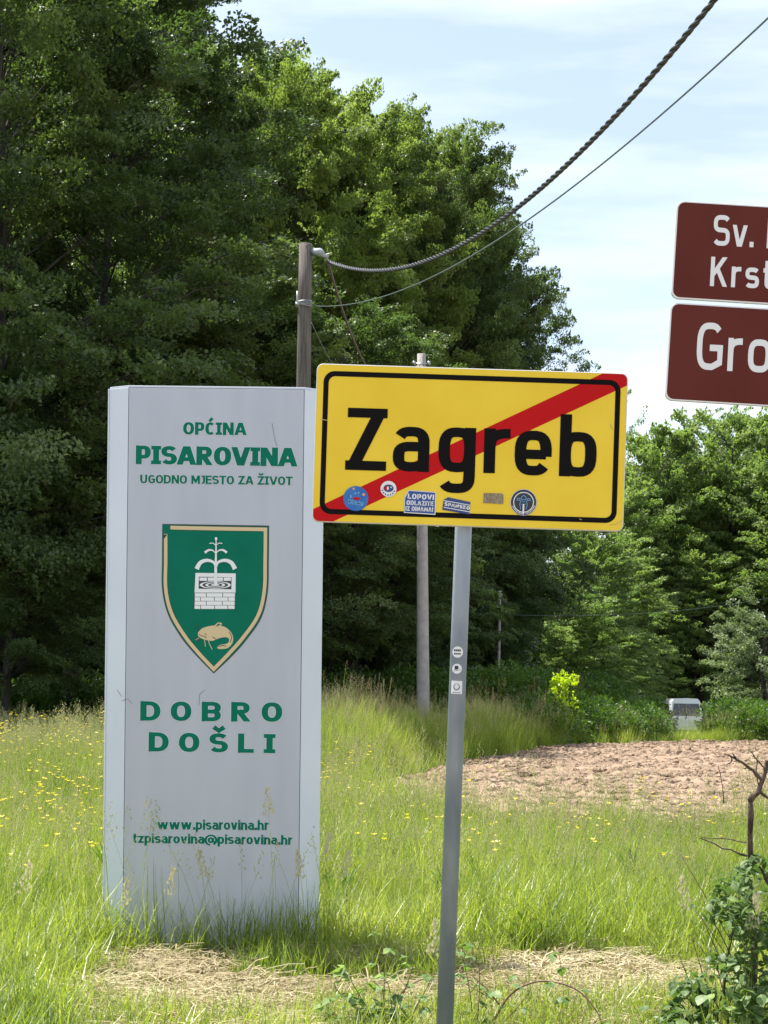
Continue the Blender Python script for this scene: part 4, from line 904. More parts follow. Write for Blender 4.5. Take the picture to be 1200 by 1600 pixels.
sub(s2, 'print', [[(c[0] + r0 * math.cos(a0), c[1] + r0 * math.sin(a0)) for r0, a0 in ((8.6 * mpp, a_), (8.6 * mpp, a_ + .2), (10.8 * mpp, a_ + .2), (10.8 * mpp, a_))] for a_ in np.arange(3.3, 6.1, .42)], navy, .0040)
q = px_poly(fs, [(639, 767), (680, 770), (679, 803), (632, 800), (633, 778)]); s3 = sticker('blue square sticker with three lines of white words', [list(reversed(q))], blueb)
s3h = sub(s3, 'sticker_edge', [list(reversed(px_poly(fs, [(638, 766), (681.5, 769), (680.3, 804.5), (631, 801.3), (632, 777)])))], skw, .0030)
for txt, xa, ya, xb, hh_ in (('LOPOVI', 637, 779.5, 678, 8.2), ('ODLAZITE', 635, 789, 677, 7.2), ('IZ DINAMA!', 633.5, 798, 676.5, 7.2)):
    a_ = fs.uv(xa, ya); bb_ = fs.uv(xb, ya + 1.8); sub(s3, 'print', tpolys(txt, a_[0], a_[1], bb_[0] - a_[0], hh_ * mpp, math.atan2(bb_[1] - a_[1], bb_[0] - a_[0]), **TS), skw, .0040)
s4 = sticker('navy slanted sticker with one line of white letters', [list(reversed(px_poly(fs, [(700, 777), (735, 784.5), (733, 804), (691, 796.5), (693, 781)])))], navy)
for ya in (781.5, 792): sub(s4, 'print', [list(reversed(px_poly(fs, [(693, ya), (735, ya + 7.6), (735, ya + 8.8), (693, ya + 1.2)])))], skw, .0040)
a_ = fs.uv(694, 790); bb_ = fs.uv(734, 797); sub(s4, 'print', tpolys('ŠPANSKO', a_[0], a_[1], bb_[0] - a_[0], 5.6 * mpp, math.atan2(bb_[1] - a_[1], bb_[0] - a_[0]), **{**TS, 'w': .3}), skw, .0040)
sticker('worn brownish remains of a small rectangular sticker', [list(reversed(px_poly(fs, [(756, 770.5), (785, 771), (786.5, 774), (786, 787.5), (755, 786)])))], grime)
c = fs.uv(818, 785); s6 = sticker('round black sticker with a white motorcycle seen from the front', [disc(c[0], c[1], 20 * mpp)], navy)
sblk2 = mat('black_sticker', (0.02, 0.022, 0.03), .4)
sub(s6, 'sticker_edge', [disc(c[0], c[1], 20.6 * mpp)], skw, .0030); sub(s6, 'print', [disc(c[0], c[1], 19.2 * mpp)], sblk2, .0038)
sub(s6, 'print', ring_polys(disc(c[0], c[1], 16.2 * mpp), disc(c[0], c[1], 14.8 * mpp)), skw, .0044)
sub(s6, 'print', [[(c[0] + x * mpp, c[1] + y * mpp) for x, y in q_] for ln in ([(0, 11), (-3.5, 8), (-3, 4), (3, 4), (3.5, 8), (0, 11)], [(-3, 6), (-10, 6), (-10, 3), (-6, 3), (-6, 6)], [(3, 6), (10, 6), (10, 3), (6, 3), (6, 6)], [(-4, 3), (-6, -3), (-4, -11)], [(4, 3), (6, -3), (4, -11)], [(-2.5, 1), (2.5, 1)], [(-4, -3), (4, -3)]) for q_ in ribbon(ln, .9, .9)], lightblue, .0044)
sub(s6, 'print', [[(c[0] + x * mpp, c[1] + y * mpp) for x, y in q_] for q_ in ribbon([(0, -3), (0, -19)], 2.6, 2.6)], skw, .0050)
sub(s6, 'print', [[(c[0] + r0 * mpp * math.cos(a0), c[1] + r0 * mpp * math.sin(a0)) for r0, a0 in ((17, a_), (17, a_ + .09), (18.6, a_ + .09), (18.6, a_))] for a_ in list(np.arange(3.5, 4.5, .14)) + list(np.arange(4.95, 5.95, .14))], skw, .0044)
# scuffs on the yellow
scuff_m = mat('scuff', (0.5, 0.42, 0.2), .6)
for ln in ([(500, 655), (512, 657)], [(953, 662), (957, 671)], [(952, 820), (962, 819), (971, 814)], [(905, 811), (909, 812)], [(680, 822), (686, 823)]):
    flat('scuff', sign, fs, [[fs.uv(*p) for p in q_] for q_ in ribbon(ln, 1.0, 1.0)], scuff_m, .0030)
# post: leans with the sign
pA = fs.M.inverted() @ P(725, 800, 8.075); pB = fs.M.inverted() @ P(690.5, 1720, 8.075)
d_ = (pB - pA); pT = pA - d_ * .225
mb = MB(); mb.tube([pT, pA, pB], .0355, 24); post = mb.build('post', galv, sign, smooth_=True)
mb = MB(); mb.tube([pT - d_ * .0, pT - d_ * .012], [.037, .03], 20); mb.build('post_cap', sblk, sign, smooth_=True)
for zz in (.16, -.2):
    o_ = pA + d_ * ((pA.z - zz) / -d_.z if False else 0); zc = zz; t_ = (zc - pA.z) / (pB.z - pA.z); pc = pA + d_ * t_
    mb = MB(); mb.tube([(pc.x, pc.y, pc.z - .02), (pc.x, pc.y, pc.z + .02)], .039, 20); mb.box((pc.x, .032, pc.z), (.62, .018, .03)); mb.box((pc.x + .05, pc.y, pc.z), (.03, .02, .03)); mb.build('clamp', galv_d, sign, bevel=.002)
# stickers wrapped on the post
ax_p = -d_.normalized()
def wrap(polys, pyc, m, lift, parent, name, **kw):
    """polys in metres (horizontal arc, along the post) around the post point at image row pyc"""
    t_ = (pyc - 800) / 920; pc = pA + d_ * t_; mb = MB()
    for q_ in polys:
        r_ = .0355 + lift; vs = []
        for x, y in q_:
            an = x / .0355; vs.append(Vector((r_ * math.sin(an), -r_ * math.cos(an), 0)) + pc + ax_p * y)
        mb.add(vs, [tuple(range(len(vs)))])
    return mb.build(name, m, parent, **kw)
def fine(poly, n=6):
    """split a convex outline into vertical slices so that it bends round the post"""
    xs_ = [p[0] for p in poly]; a, b_ = min(xs_), max(xs_); out = []
    for i in range(n):
        lo, hi = a + (b_ - a) * i / n, a + (b_ - a) * (i + 1) / n
        q_ = [(y, x) for x, y in poly]; q_ = clip_poly(q_, lo, hi); out.append([(y, x) for x, y in q_])
    return [o for o in out if len(o) > 2]
pm = 8.04 / FP
def off_x(px, pyc): return (px - (725 - (pyc - 800) * 34.5 / 920)) * pm
ox = off_x(714.5, 1019) * 1.05; w1 = wrap([q_ for q_ in fine(disc(ox, 0, 8.8 * pm))], 1019, skw, .0006, sign, 'sticker', label='round white sticker with a dark bar of lettering, highest of three on the post')
wrap([q_ for y0_, y1_ in ((1.0, 4.2), (-4.0, -1.6)) for xa in (-6, -3.1, -.2, 2.7) for q_ in fine([(ox + xa * pm, y0_ * pm), (ox + (xa + 2.3) * pm, y0_ * pm), (ox + (xa + 2.3) * pm, y1_ * pm), (ox + xa * pm, y1_ * pm)], 1)], 1019, ink, .0012, w1, 'print')
ox = off_x(713.5, 1045) * 1.05; w2 = wrap(fine(disc(ox, 0, 7.8 * pm)), 1045, skw, .0006, sign, 'sticker', label='round white sticker with a small top hat, middle of three on the post')
wrap([q_ for pl in ([(-3.5, -2), (2.5, -.5), (2, 4.5), (-3.5, 4.5)], [(-4.5, -4), (5.5, -1.8), (5.5, -1), (-4.5, -3)]) for q_ in fine([(ox + x * pm, y * pm) for x, y in pl], 2)], 1045, ink, .0012, w2, 'print')
ox = off_x(713, 1074) * 1.05; w3 = wrap(fine([(ox - 9 * pm, -10 * pm), (ox + 9 * pm, -10.5 * pm), (ox + 9 * pm, 10 * pm), (ox - 9 * pm, 10.5 * pm)]), 1074, skw, .0006, sign, 'sticker', label='square white sticker with a grey ring, lowest of three on the post')
greyp = mat('sticker_grey', (0.22, 0.27, 0.30), .5)
wrap(ring_polys(disc(ox, .5 * pm, 5.4 * pm, 20, 5.4 * pm), disc(ox, 1.2 * pm, 3.4 * pm, 20, 3.9 * pm)), 1074, greyp, .0012, w3, 'print'); wrap([q_ for q_ in fine([(ox - 6.5 * pm, -8.6 * pm), (ox + 6.5 * pm, -8.8 * pm), (ox + 6.5 * pm, -7.6 * pm), (ox - 6.5 * pm, -7.4 * pm)], 3)], 1074, greyp, .0012, w3, 'print')

# ================================================================== BROWN TOURIST SIGNS
brown = mat('brown_sheet', (0.105, 0.020, 0.014), .5, spec=.12, col2=(0.125, 0.026, 0.019), scale=3)
fb = Frame(1120, 470, 7.4, tilt=2.55)
def bsign(name, label, c_tl, c_bl, wid, txts):
    a = fb.uv(*c_tl); b_ = fb.uv(*c_bl); xx0 = (a[0] + b_[0]) / 2
    o = empty(name, mat=fb.M, label=label, category='sign', group='brown tourist signs')
    slab('sign_plate', o, rrect(xx0, b_[1], xx0 + wid, a[1], .03), 0, .02, [skw, alu], bevel=.002)
    flat('brown_face', o, fb, [rrect(xx0 + .006, b_[1] + .006, xx0 + wid - .006, a[1] - .006, .027)], brown, .0008)
    for txt, pa, pb, cap, kw in txts: text_part('lettering', fb, o, txt, pa, pb, cap, skw, .0014, None, **kw)
    return o, xx0
BS = dict(e=3.0, w=.185, h=.15, xh=.70)
up_s, bx = bsign('brown_tourist_sign', 'upper brown sign with two lines of white lettering at the right edge', (1057.5, 313), (1049, 466), 1.32, [
    ('Sv.', (1114, 383.5), (1177, 386.5), 48, dict(BS, track=.13)), ('I', (1197.5, 388), (1206, 388.5), 48, dict(BS, track=.15)),
    ('Krst', (1109, 447), (1207, 452), 46, dict(BS, track=.19))])
lo_s, _ = bsign('brown_tourist_sign', 'lower brown sign with large white lettering, directly under the two-line sign', (1048, 472), (1039, 625), 1.32, [
    ('Gro', (1085, 577), (1203, 583), 74, dict(BS, track=.16, w=.165, h=.135))])
bp = empty('sign_post_pair', mat=fb.M, label='pair of galvanised posts holding the two brown signs', category='post')
for xx in (bx + .62, bx + 1.12):
    mb = MB(); mb.tube([(xx, .06, .46), (xx, .06, -3.3)], .033, 16); mb.build('post', galv, bp, smooth_=True)

# ================================================================== UTILITY POLES AND CABLES
wood_pole = mat('weathered_wood', (0.085, 0.075, 0.066), .85, spec=.2, col2=(0.16, 0.145, 0.13), scale=7, detail=8, stretch=(6, 6, .35), bump=.5, bscale=25)
concr = mat('pole_concrete', (0.30, 0.28, 0.27), .85, spec=.2, col2=(0.38, 0.36, 0.345), scale=6, bump=.2, bscale=30)
wirem = mat('bare_steel_wire', (0.16, 0.22, 0.20), .4, metal=.7); cabm = mat('cable_insulation', (0.035, 0.037, 0.04), .32, spec=.6); insul = mat('grey_insulator', (0.30, 0.33, 0.35), .35)
YP = 30.0
pt = P(477.5, 381, YP); pg = P(474.2, 607, YP); dd = (pg - pt).normalized(); gnd = pt + dd * ((hgt(pt.x, YP) - .3 - pt.z) / dd.z)
wp_ = empty('wooden_utility_pole', tuple(gnd), label='weathered wooden utility pole behind the white pylon, cables leading from its top', category='utility pole')
mb = MB(); n_ = 10; mb.tube([gnd.lerp(pt, i / n_) - gnd for i in range(n_ + 1)], [.145 - .045 * i / n_ for i in range(n_ + 1)], 16); mb.build('pole_shaft', wood_pole, wp_, smooth_=True)
def lw(px, py, Y=YP): return P(px, py, Y) - gnd
mb = MB(); mb.tube([lw(487, 393), lw(500, 394, YP - .1), lw(505, 397, YP - .12)], [.05, .065, .04], 8); mb.tube([lw(499, 396, YP - .1), lw(512, 402, YP - .12)], .035, 8); mb.build('cable_bracket', insul, wp_, smooth_=True)
mb = MB(); mb.tube([lw(505, 400), lw(518, 396, YP - .1)], .02, 6); mb.tube([lw(508, 404), lw(513, 409)], .03, 6); mb.build('tension_clamp', mat('clamp_plastic', (0.30, 0.36, 0.14), .5), wp_, smooth_=True)
c1 = lw(474.6, 475)
for k in range(4): 
    mb = MB(); zc = c1.z + (k - 1.5) * .022
    mb.tube([(c1.x + .128 * math.cos(a_), c1.y + .128 * math.sin(a_), zc + .01 * math.sin(a_ * 2 + k)) for a_ in np.linspace(0, 2 * math.pi, 25)], .008, 5, cap=False); mb.build('wire_wrap', galv_d, wp_, smooth_=True)
mb = MB(); mb.tube([lw(464.5, 455, YP - .14), lw(464, 478, YP - .15)], .014, 6); mb.tube([lw(462, 476, YP - .15), lw(466, 474, YP - .15)], .03, 6); mb.build('hook', galv_d, wp_, smooth_=True)
def para(A, XB, YB, b_, c_, t0, t1, n=120): return [Vector((A.x + (XB - A.x) * t, A.y + (YB - A.y) * t, A.z + b_ * t + c_ * t * t)) for t in np.linspace(t0, t1, n)]
CAB = (2.556, -4.107, 3.324); A = P(512, 408, 30); path = para(A, CAB[0], 17, CAB[1], CAB[2], 0, 1.75, 420)
cabs = empty('overhead_twisted_cable', tuple(A), label='thick twisted overhead cable sagging from the wooden pole up to the top right', category='cable')
for k in range(3):
    mb = MB(); pts = []; s_ = 0
    for i, p in enumerate(path):
        if i: s_ += (p - path[i - 1]).length
        t = (path[min(i + 1, len(path) - 1)] - path[max(i - 1, 0)]).normalized(); a1 = t.cross(Vector((0, 0, 1))).normalized(); a2 = t.cross(a1); an = s_ * 2 * math.pi / .42 + k * 2.0944
        pts.append(p - A + (a1 * math.cos(an) + a2 * math.sin(an)) * .0155)
    mb.tube(pts, .0150, 7); mb.build('strand', cabm, cabs, smooth_=True)
A2 = P(490, 478, 30); path2 = para(A2, 2.3986, 14, -3.2691, 2.0284, 0, 1.55, 160)
mb = MB(); mb.tube([p - A2 for p in path2], .008, 6); o = mb.build('overhead_wire', wirem, None, smooth_=True, label='thin single overhead wire below the thick cable, tied to the wooden pole', category='wire'); o.location = A2

YC = 43.0
ct = P(658.5, 553, YC); cbm = P(661, 1092, YC); dd = (cbm - ct).normalized(); cg = ct + dd * ((hgt(ct.x, YC) - .3 - ct.z) / dd.z)
cp = empty('concrete_utility_pole', tuple(cg), label='round grey concrete utility pole rising behind the yellow sign', category='utility pole')
mb = MB(); mb.tube([cg.lerp(ct, i / 8) - cg for i in range(9)], [.152 - .058 * i / 8 for i in range(9)], 20); mb.build('pole_shaft', concr, cp, smooth_=True)
def lc(px, py, Y=YC): return P(px, py, Y) - cg
mb = MB(); mb.tube([lc(646, 568, YC - .12), lc(671, 568.5, YC - .12)], .018, 6)
for px in (647, 670): mb.tube([lc(px, 571, YC - .12), lc(px, 564.5, YC - .12)], .035, 8)
mb.build('crossarm', galv_d, cp, smooth_=True)
def sag(Aa, Bb, s, n=40): return [Aa.lerp(Bb, t) - Vector((0, 0, 4 * s * t * (1 - t))) for t in np.linspace(0, 1, n)]
Aa = P(513, 411, 30); Bb = P(652, 572, YC - .15)
pts = sag(Aa, Bb, 1.15); mb = MB(); mb.tube([p - Aa for p in pts], .020, 6); o = mb.build('service_cable', mat('brown_cable', (0.10, 0.085, 0.07), .6), None, smooth_=True, label='brownish cable dropping from the wooden pole behind the yellow sign', category='cable'); o.location = Aa
Aa = P(486.5, 504, 30.1); Bb = P(652, 590, YC - .15)
pts = sag(Aa, Bb, 1.0); mb = MB(); mb.tube([p - Aa for p in pts], .008, 6); o = mb.build('service_wire', wirem, None, smooth_=True, label='very thin wire dropping from the middle of the wooden pole behind the yellow sign', category='wire'); o.location = Aa
# slender far pole in front of the dark trees
YF = 56.5; a_ = P(781, 925, YF); 
fpole = empty('slender_far_pole', (a_.x, YF, hgt(a_.x, YF)), label='slender pale pole in front of dark trees right of the steel post', category='utility pole')
mb = MB(); mb.tube([(0, 0, -.2), (0, 0, a_.z - hgt(a_.x, YF))], [.05, .04], 10); mb.build('pole_shaft', concr, fpole, smooth_=True)
mb = MB(); mb.box((0, 0, a_.z - hgt(a_.x, YF) + .02), (.12, .12, .04)); mb.build('pole_cap', galv_d, fpole)
Aa = P(781, 960, YF - .1); Bb = P(1260, 922, 74); pts = sag(Aa, Bb, .35); mb = MB(); mb.tube([p - Aa for p in pts], .0045, 5); o = mb.build('far_wire', wirem, None, smooth_=True, label='faint thin wire crossing in front of the sunlit trees on the right', category='wire'); o.location = Aa

# ================================================================== PARKED VAN
YV = 100.0; vb = P(1073, 1092, YV); gx = vb.x; zv = hgt(gx, YV)
van_paint = mat('white_van_paint', (0.72, 0.75, 0.78), .25, spec=.5, coat=.5); glass = mat('dark_window_glass', (0.012, 0.016, 0.02), .08, spec=.8); tyre = mat('tyre_rubber', (0.02, 0.02, 0.02), .9); rl = mat('red_tail_lamp', (0.35, 0.01, 0.01), .3); bumper = mat('dark_bumper', (0.05, 0.05, 0.055), .6)
vh = vb.z - zv
van = empty('parked_van', (gx, YV, zv), label='white van seen from behind, parked half hidden by bushes under the trees', category='van')
van.scale = (1, 1, vh / 1.95)
hw = .87
sec = [(-hw, .35), (-hw, 1.0), (-hw * .98, 1.2), (-hw * .83, 1.82), (-hw * .7, 1.93), (0, 1.95), (hw * .7, 1.93), (hw * .83, 1.82), (hw * .98, 1.2), (hw, 1.0), (hw, .35)]
mb = MB(); ys_ = [(0, .97, 0), (.12, 1, 0), (3.0, 1, 0), (3.6, .98, -.08), (4.2, .93, -.75), (4.7, .9, -.85)]
b0_ = 0
for y_, k_, dz in ys_:
    for x, z in sec: mb.v.append((x * k_, y_ + (0.16 * max(0, z - 1.0) if y_ < .2 else 0), z if z < 1.05 else max(1.05, z + dz)))
m_ = len(sec)
for i in range(len(ys_) - 1):
    for k in range(m_): k2 = (k + 1) % m_; mb.f.append((i * m_ + k, i * m_ + k2, (i + 1) * m_ + k2, (i + 1) * m_ + k)); mb.m.append(0)
mb.f.append(tuple(range(m_))); mb.m.append(0); mb.f.append(tuple(reversed(range((len(ys_) - 1) * m_, len(ys_) * m_)))); mb.m.append(0)
mb.build('body', van_paint, van, bevel=.03)
mb = MB(); z_ = [(-.74, 1.16), (.74, 1.16), (.65, 1.74), (-.65, 1.74)]; mb.add([(x, -.012 + .16 * (z - 1) - .01, z) for x, z in z_] + [(x, .03 + .16 * (z - 1), z) for x, z in z_], [(0, 1, 2, 3), (4, 7, 6, 5), (0, 4, 5, 1), (1, 5, 6, 2), (2, 6, 7, 3), (3, 7, 4, 0)]); mb.build('rear_window', glass, van)
for s_ in (-1, 1):
    mb = MB(); mb.box((s_ * .80, -.01, .92), (.1, .04, .32)); mb.build('tail_light', rl, van)
    for y_ in (.8, 3.8):
        mb = MB(); mb.tube([(s_ * .72, y_, .32), (s_ * .88, y_, .32)], .32, 18); mb.build('wheel', tyre, van, smooth_=False)
    mb = MB(); mb.add([(s_ * .872, .8, 1.1), (s_ * .872, 3.0, 1.1), (s_ * .80, 2.8, 1.7), (s_ * .80, .9, 1.7)], [(0, 1, 2, 3)]); mb.build('side_window', glass, van)
mb = MB(); mb.box((0, -.03, .48), (1.7, .1, .2)); mb.build('bumper', bumper, van, bevel=.02)
mb = MB(); mb.box((0, -.018, .8), (.5, .02, .11)); mb.build('number_plate', skw, van)
mb = MB(); mb.box((0, -.03, 1.2), (.04, .02, .3), rot=Matrix.Rotation(.3, 3, 'Y')); mb.build('wiper', tyre, van)

# ================================================================== FOREGROUND PLANTS
def leaf_mesh(name, m, serr=True, L=1.0, W=.62):
    n_ = 7; v = [(0, 0, 0)]; f = []; prof_ = [(.0, .0), (.12, .30), (.3, .48), (.5, .50), (.7, .38), (.87, .18), (1, 0)]
    vs = []
    for i, (t, w_) in enumerate(prof_):
        z = -.18 * t * t; vs.append((0, t * L, z + .0))
    Lr = []
    for s_ in (-1, 1):
        row = []
        for i, (t, w_) in enumerate(prof_[1:-1]):
            tt = t - (.035 if serr and i % 2 else 0); row.append((s_ * w_ * W, tt * L, -.18 * t * t + .10 * w_))
        Lr.append(row)
    V = vs + Lr[0] + Lr[1]; nv = len(vs)
    for s_, o_ in ((0, nv), (1, nv + 5)):
        for i in range(6):
            if i == 0: q_ = (0, 1, o_)
            elif i == 5: q_ = (5, 6, o_ + 4)
            else: q_ = (i, i + 1, o_ + i, o_ + i - 1)
            f.append(q_ if s_ else tuple(reversed(q_)))
    me_ = bpy.data.meshes.new(name); me_.from_pydata(V, [], f); me_.materials.append(m); me_.polygons.foreach_set('use_smooth', [True] * len(f)); me_.update(); return me_
bram_m = leaf_mat('bramble_leaves', [(0, (0.055, 0.105, 0.03)), (.45, (0.11, 0.18, 0.055)), (.75, (0.19, 0.27, 0.10)), (.95, (0.30, 0.38, 0.05))], .3, (1.1, 1.25, .5), .5, .25, use='inst')
ivy_m = leaf_mat('ivy_leaves', [(0, (0.05, 0.09, 0.03)), (.4, (0.10, 0.16, 0.055)), (.7, (0.18, 0.25, 0.10)), (.95, (0.30, 0.38, 0.08))], .3, (1.1, 1.25, .5), .48, .3, use='inst')
cane_m = mat('bramble_cane', (0.10, 0.045, 0.03), .6, col2=(0.16, 0.09, 0.05), scale=20); twig_m = mat('dead_wood', (0.06, 0.042, 0.032), .9, spec=.2, col2=(0.20, 0.145, 0.11), scale=30, detail=8, stretch=(1, 1, .3), bump=1.0, bscale=90)
LB = [leaf_mesh('bramble_leaf', bram_m), leaf_mesh('bramble_leaf', bram_m, True, 1, .7)]; LI = [leaf_mesh('ivy_leaf', ivy_m, False, 1, .62), leaf_mesh('ivy_leaf', ivy_m, False, 1, .8)]
def leaf_ob(parent, me_, p, size, az, pitch, roll=0, stuff=None):
    M_ = Matrix.Translation(p) @ Matrix.Rotation(az, 4, 'Z') @ Matrix.Rotation(pitch, 4, 'X') @ Matrix.Rotation(roll, 4, 'Y') @ Matrix.Scale(size, 4)
    if stuff is not None: stuff.append((me_, M_)); return
    o_ = bpy.data.objects.new('leaf', me_); COL.objects.link(o_); o_.parent = parent; o_.matrix_local = M_
def join_stuff(parent, items, name, m):
    V = []; F_ = []; 
    for me_, M_ in items:
        b_ = len(V); V += [tuple(M_ @ v_.co) for v_ in me_.vertices]; F_ += [tuple(b_ + i for i in p_.vertices) for p_ in me_.polygons]
    me2 = bpy.data.meshes.new(name); me2.from_pydata(V, [], F_); me2.materials.append(m); me2.update(); return link(name, me2, parent, kind='stuff')
rb = random.Random(5)
def bramble(name, label, base_px, canes, Y, leafsize, per=.045, extra=None):
    g_ = P(base_px[0], base_px[1], Y); root = Vector((g_.x, Y, hgt(g_.x, Y))); o = empty(name, tuple(root), label=label, category='bramble')
    for cn in canes:
        pts_ = [P(a_, b_, y_) - root for a_, b_, y_ in cn[0]]; dn = []
        for i in range(len(pts_) - 1):
            p0, p1, p2, p3 = pts_[max(i - 1, 0)], pts_[i], pts_[i + 1], pts_[min(i + 2, len(pts_) - 1)]
            for j in range(6): t = j / 6; dn.append(.5 * ((2 * p1) + (-p0 + p2) * t + (2 * p0 - 5 * p1 + 4 * p2 - p3) * t * t + (-p0 + 3 * p1 - 3 * p2 + p3) * t ** 3))
        dn.append(pts_[-1]); mb = MB(); mb.tube(dn, [cn[1] * (1 - .6 * i / len(dn)) for i in range(len(dn))], 7); mb.build('cane', cn[3] if len(cn) > 3 else cane_m, o, smooth_=True)
        s_ = 0; last = 0
        for i in range(1, len(dn)):
            s_ += (dn[i] - dn[i - 1]).length
            if cn[2] > 0 and s_ - last > per / cn[2]:
                last = s_; az = rb.uniform(0, 6.28); st = dn[i]; en = st + Vector((math.cos(az) * .045, math.sin(az) * .045, rb.uniform(.0, .05)))
                mb = MB(); mb.tube([st, en], .0012, 4); mb.build('leaf_stalk', cane_m if False else bram_m, o)
                for k in (-1, 0, 1): leaf_ob(o, rb.choice(LB), en, leafsize * rb.uniform(.85, 1.5) * (1 if k == 0 else .8), az - math.pi / 2 + k * 1.15, rb.uniform(-.6, .35), rb.uniform(-.4, .4))
    return o
def upright(spec, Y0):
    out = []
    for bx, tx, ty, k in spec:
        out.append(([(bx, 1640, Y0), ((bx * 2 + tx) / 3 + rb.uniform(-6, 6), 1640 - (1640 - ty) * .45, Y0 - .03), (tx + rb.uniform(-5, 5), ty + 14, Y0 - .06), (tx + rb.uniform(-12, 12), ty, Y0 - .1)], .0028, k))
    return out
bramble('bramble_plant', 'leafy low bramble growing in the grass left of the steel sign post', (600, 1612),
    upright([(590, 522, 1530, 1.3), (585, 545, 1515, 1.3), (600, 560, 1545, 1.4), (600, 595, 1475, .9), (610, 575, 1570, 1.4), (590, 530, 1580, 1.4), (620, 640, 1500, .8), (640, 668, 1520, .8), (610, 612, 1530, 1.0), (570, 515, 1565, 1.3), (740, 745, 1500, .9), (735, 722, 1475, .7), (560, 550, 1590, 1.3), (600, 618, 1585, 1.1)], 8.72) + [
    ([(600, 1625, 8.75), (625, 1555, 8.8), (665, 1528, 8.8), (700, 1524, 8.82), (770, 1562, 8.7)], .0035, .4)], 8.75, .050)
bramble('bramble_plant', 'arching reddish bramble cane right of the steel sign post', (770, 1612), [
    ([(760, 1625, 8.7), (775, 1590, 8.7), (800, 1552, 8.7), (845, 1533, 8.7), (900, 1546, 8.65), (935, 1585, 8.6), (940, 1615, 8.6)], .0062, .3),
    ([(780, 1570, 8.7), (760, 1545, 8.72), (735, 1522, 8.75)], .0045, 0),
    ([(772, 1612, 8.7), (820, 1560, 8.6), (852, 1500, 8.6)], .002, .4), ([(860, 1620, 8.7), (880, 1560, 8.7), (872, 1480, 8.7)], .0018, .35)], 8.7, .052)

# ivy-clad stump with dead broken branches at the right edge
iv = P(1180, 1600, 8.5); root = Vector((iv.x, 8.5, hgt(iv.x, 8.5)))
stump = empty('ivy_clad_stump', tuple(root), label='ivy and bramble covered stump with broken dead branches at the right edge', category='shrub')
def rl_(px, py, Y=8.5): return P(px, py, Y) - root
for pts_, r0_, r1_ in (
    ([(1176, 1640, 8.7), (1178, 1500, 8.7), (1172, 1400, 8.66), (1173, 1330, 8.55), (1172, 1245, 8.5)], .016, .0115),
    ([(1171, 1250), (1184, 1238), (1196, 1206), (1199, 1188)], .0135, .009),
    ([(1192, 1222), (1176, 1203), (1160, 1192), (1146, 1183), (1134, 1179)], .009, .0035),
    ([(1146, 1183), (1140, 1190), (1136, 1198)], .004, .002), ([(1150, 1184), (1144, 1176)], .004, .002),
    ([(1198, 1205), (1188, 1190), (1170, 1172)], .005, .002), ([(1185, 1235), (1205, 1250), (1225, 1235)], .008, .004), ([(1186, 1240), (1180, 1200), (1184, 1180)], .003, .002),
    ([(1168, 1338), (1130, 1325), (1092, 1309)], .005, .002), ([(1168, 1318), (1130, 1308), (1095, 1308)], .003, .0015),
    ([(1230, 1640), (1225, 1500), (1215, 1380), (1225, 1290)], .025, .01), ([(1085, 1540), (1098, 1560), (1104, 1580)], .004, .003), ([(1215, 1400), (1190, 1360), (1180, 1345)], .008, .004),
    ([(1140, 1620), (1130, 1540), (1145, 1450), (1150, 1400)], .006, .003), ([(1130, 1256), (1128, 1215), (1122, 1196)], .0025, .0015),
    *[([(rb.uniform(1090, 1200), 1640), (rb.uniform(1080, 1200), rb.uniform(1500, 1560)), (rb.uniform(1060, 1200), rb.uniform(1330, 1500))], .003, .0015) for _ in range(12)]):
    mb = MB(); kk = []
    for i in range(len(pts_) - 1):
        a0, a1 = rl_(*pts_[i]), rl_(*pts_[i + 1])
        for j in range(3): kk.append(a0.lerp(a1, j / 3) + Vector((rb.gauss(0, .0035), rb.gauss(0, .004), rb.gauss(0, .003))))
    kk.append(rl_(*pts_[-1])); mb.tube(kk, [(r0_ + (r1_ - r0_) * i / (len(kk) - 1)) * rb.uniform(.82, 1.22) for i in range(len(kk))], 8); mb.build('branch', twig_m, stump, smooth_=True)
def mass_x(py):  # left outline of the leafy mass by image row
    tb = [(1330, 1178), (1370, 1140), (1420, 1120), (1460, 1135), (1500, 1125), (1530, 1075), (1560, 1060), (1600, 1030), (1660, 1020)]
    for (a_, xa), (b_, xb) in zip(tb, tb[1:]):
        if py <= b_: return xa + (xb - xa) * (py - a_) / (b_ - a_)
    return 1020
items = []; k = 0; cand = []
while len(cand) < 3600:
    py = rb.uniform(1335, 1665); xm = mass_x(py); px = xm + (1330 - xm) * rb.random() ** 1.35; dep = rb.uniform(-.4, .3) * min(1, (px - xm) / 60 + .25)
    px += rb.gauss(0, 14)
    if mnoise.noise(Vector((px * .028, py * .022, dep * 3))) < -.04 + (.16 if py < 1520 else 0): continue
    cand.append((px, py, 8.5 + dep))
cand.sort(key=lambda c_: (c_[0] > 1215, c_[2]))
for i, (px, py, Y) in enumerate(cand):
    p = rl_(px, py, Y); big = py > 1540; me_ = rb.choice(LB if (big and rb.random() < .6) else LI)
    sz = (.055 if big else .036) * rb.uniform(.5, 1.45)
    leaf_ob(stump, me_, p, sz, rb.uniform(0, 6.28), rb.uniform(-1.1, .3), rb.uniform(-.6, .6), None if i < 290 else items)
join_stuff(stump, items, 'foliage', ivy_m)

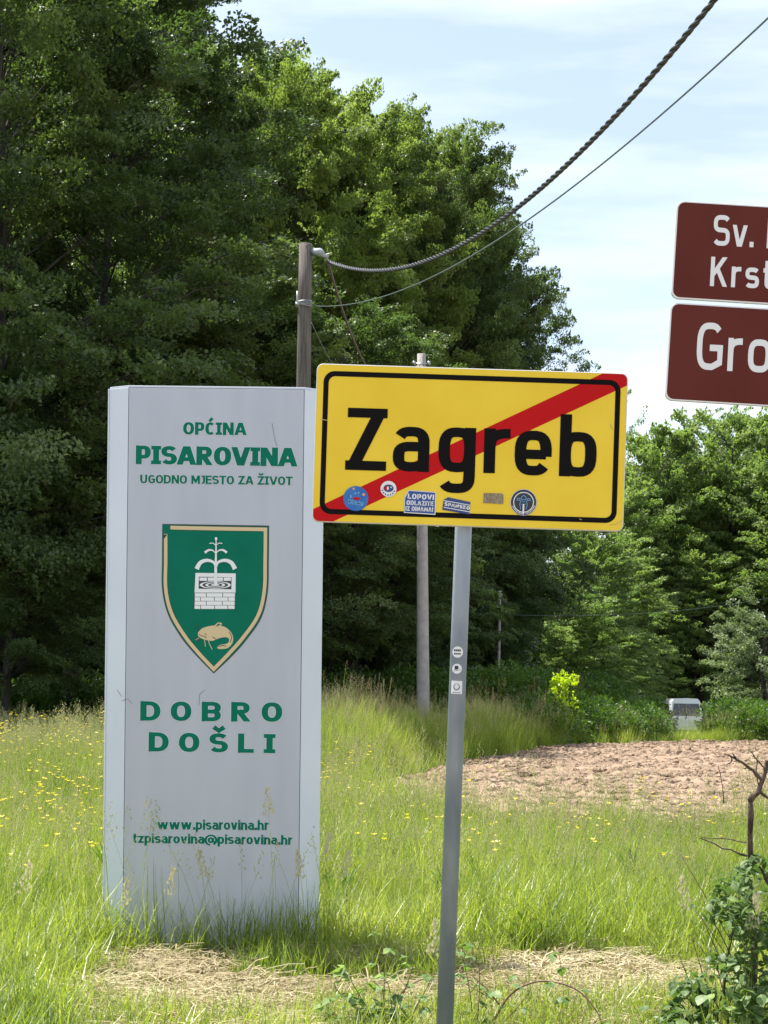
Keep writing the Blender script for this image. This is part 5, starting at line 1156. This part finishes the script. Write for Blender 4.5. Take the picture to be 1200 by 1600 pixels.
# taller grass clumps standing against the foot of the pylon
tallm = grass_m
def grass_clump(px, py, Y, n, hmin, hmax, rr, label, heads=(), stalks=0):
    g_ = P(px, py, Y); z = hgt(g_.x, Y); o = empty('tall_grass_clump', (g_.x, Y, z), label=label, category='grass clump')
    v = []; f = []; m = []; r = random.Random(int(px))
    for _ in range(n):
        a = r.uniform(0, 6.28); q = rr * math.sqrt(r.random()); blade(v, f, m, (q * math.cos(a), q * math.sin(a) * .35, -.02), r.uniform(hmin, hmax), r.uniform(.004, .0085), r.uniform(0, 6.28), r.uniform(.05, .6), 0, 4)
    mb = MB(); mb.v = v; mb.f = f; mb.m = m; mb.build('blades', [tallm], o, kind='stuff')
    for hx, lean, h_ in heads:
        v = []; f = []; m = []; seed_head(v, f, m, (hx, -.02, 0), 0 if lean > 0 else math.pi, abs(lean), h_, r, size=.019, n=60, spread=.035, length=.16)
        mb = MB(); mb.v = v; mb.f = f; mb.m = m; mb.build('seed_stalk', [tallm, pale_head], o)
    return o
pale_head = leaf_mat('pale_seed_heads', [(0, (0.45, 0.42, 0.27)), (1, (0.6, 0.56, 0.40))], .4, (1, 1, .8), .6, .3, use='inst', tboost=1.2)
grass_clump(400, 1500, 10.95, 190, .15, .46, .26, 'dark green tall grass clump in front of the pylon foot, right of its middle', [(.10, -.05, .86), (-.2, -.2, .5)])
grass_clump(240, 1500, 10.9, 60, .08, .3, .3, 'sparse grass clump at the left of the pylon foot', [(.02, .15, .42), (-.18, .05, .35)])
grass_clump(485, 1500, 10.95, 120, .15, .55, .12, 'tall grass clump at the right corner of the pylon', [(.02, .1, .6), (-.03, -.08, .5), (.08, .2, .5)])
grass_clump(20, 1560, 9.8, 110, .1, .42, .3, 'long green grass clump at the bottom left corner', [(-.05, .2, .5)])
grass_clump(1110, 1600, 8.9, 70, .12, .45, .14, 'loose grass clump growing out of the left foot of the ivy mound', [(.0, -.2, .6), (.06, .1, .5)])
grass_clump(1150, 1600, 8.25, 60, .15, .5, .14, 'grass clump among the ivy leaves at the bottom right corner', [(.0, .1, .6)])
grass_clump(640, 1600, 8.7, 70, .08, .32, .22, 'short green grass clump around the bramble left of the steel post', [(.05, .1, .45)])
grass_clump(420, 1600, 8.9, 60, .05, .2, .3, 'short bright grass clump at the bottom edge below the pylon', [])
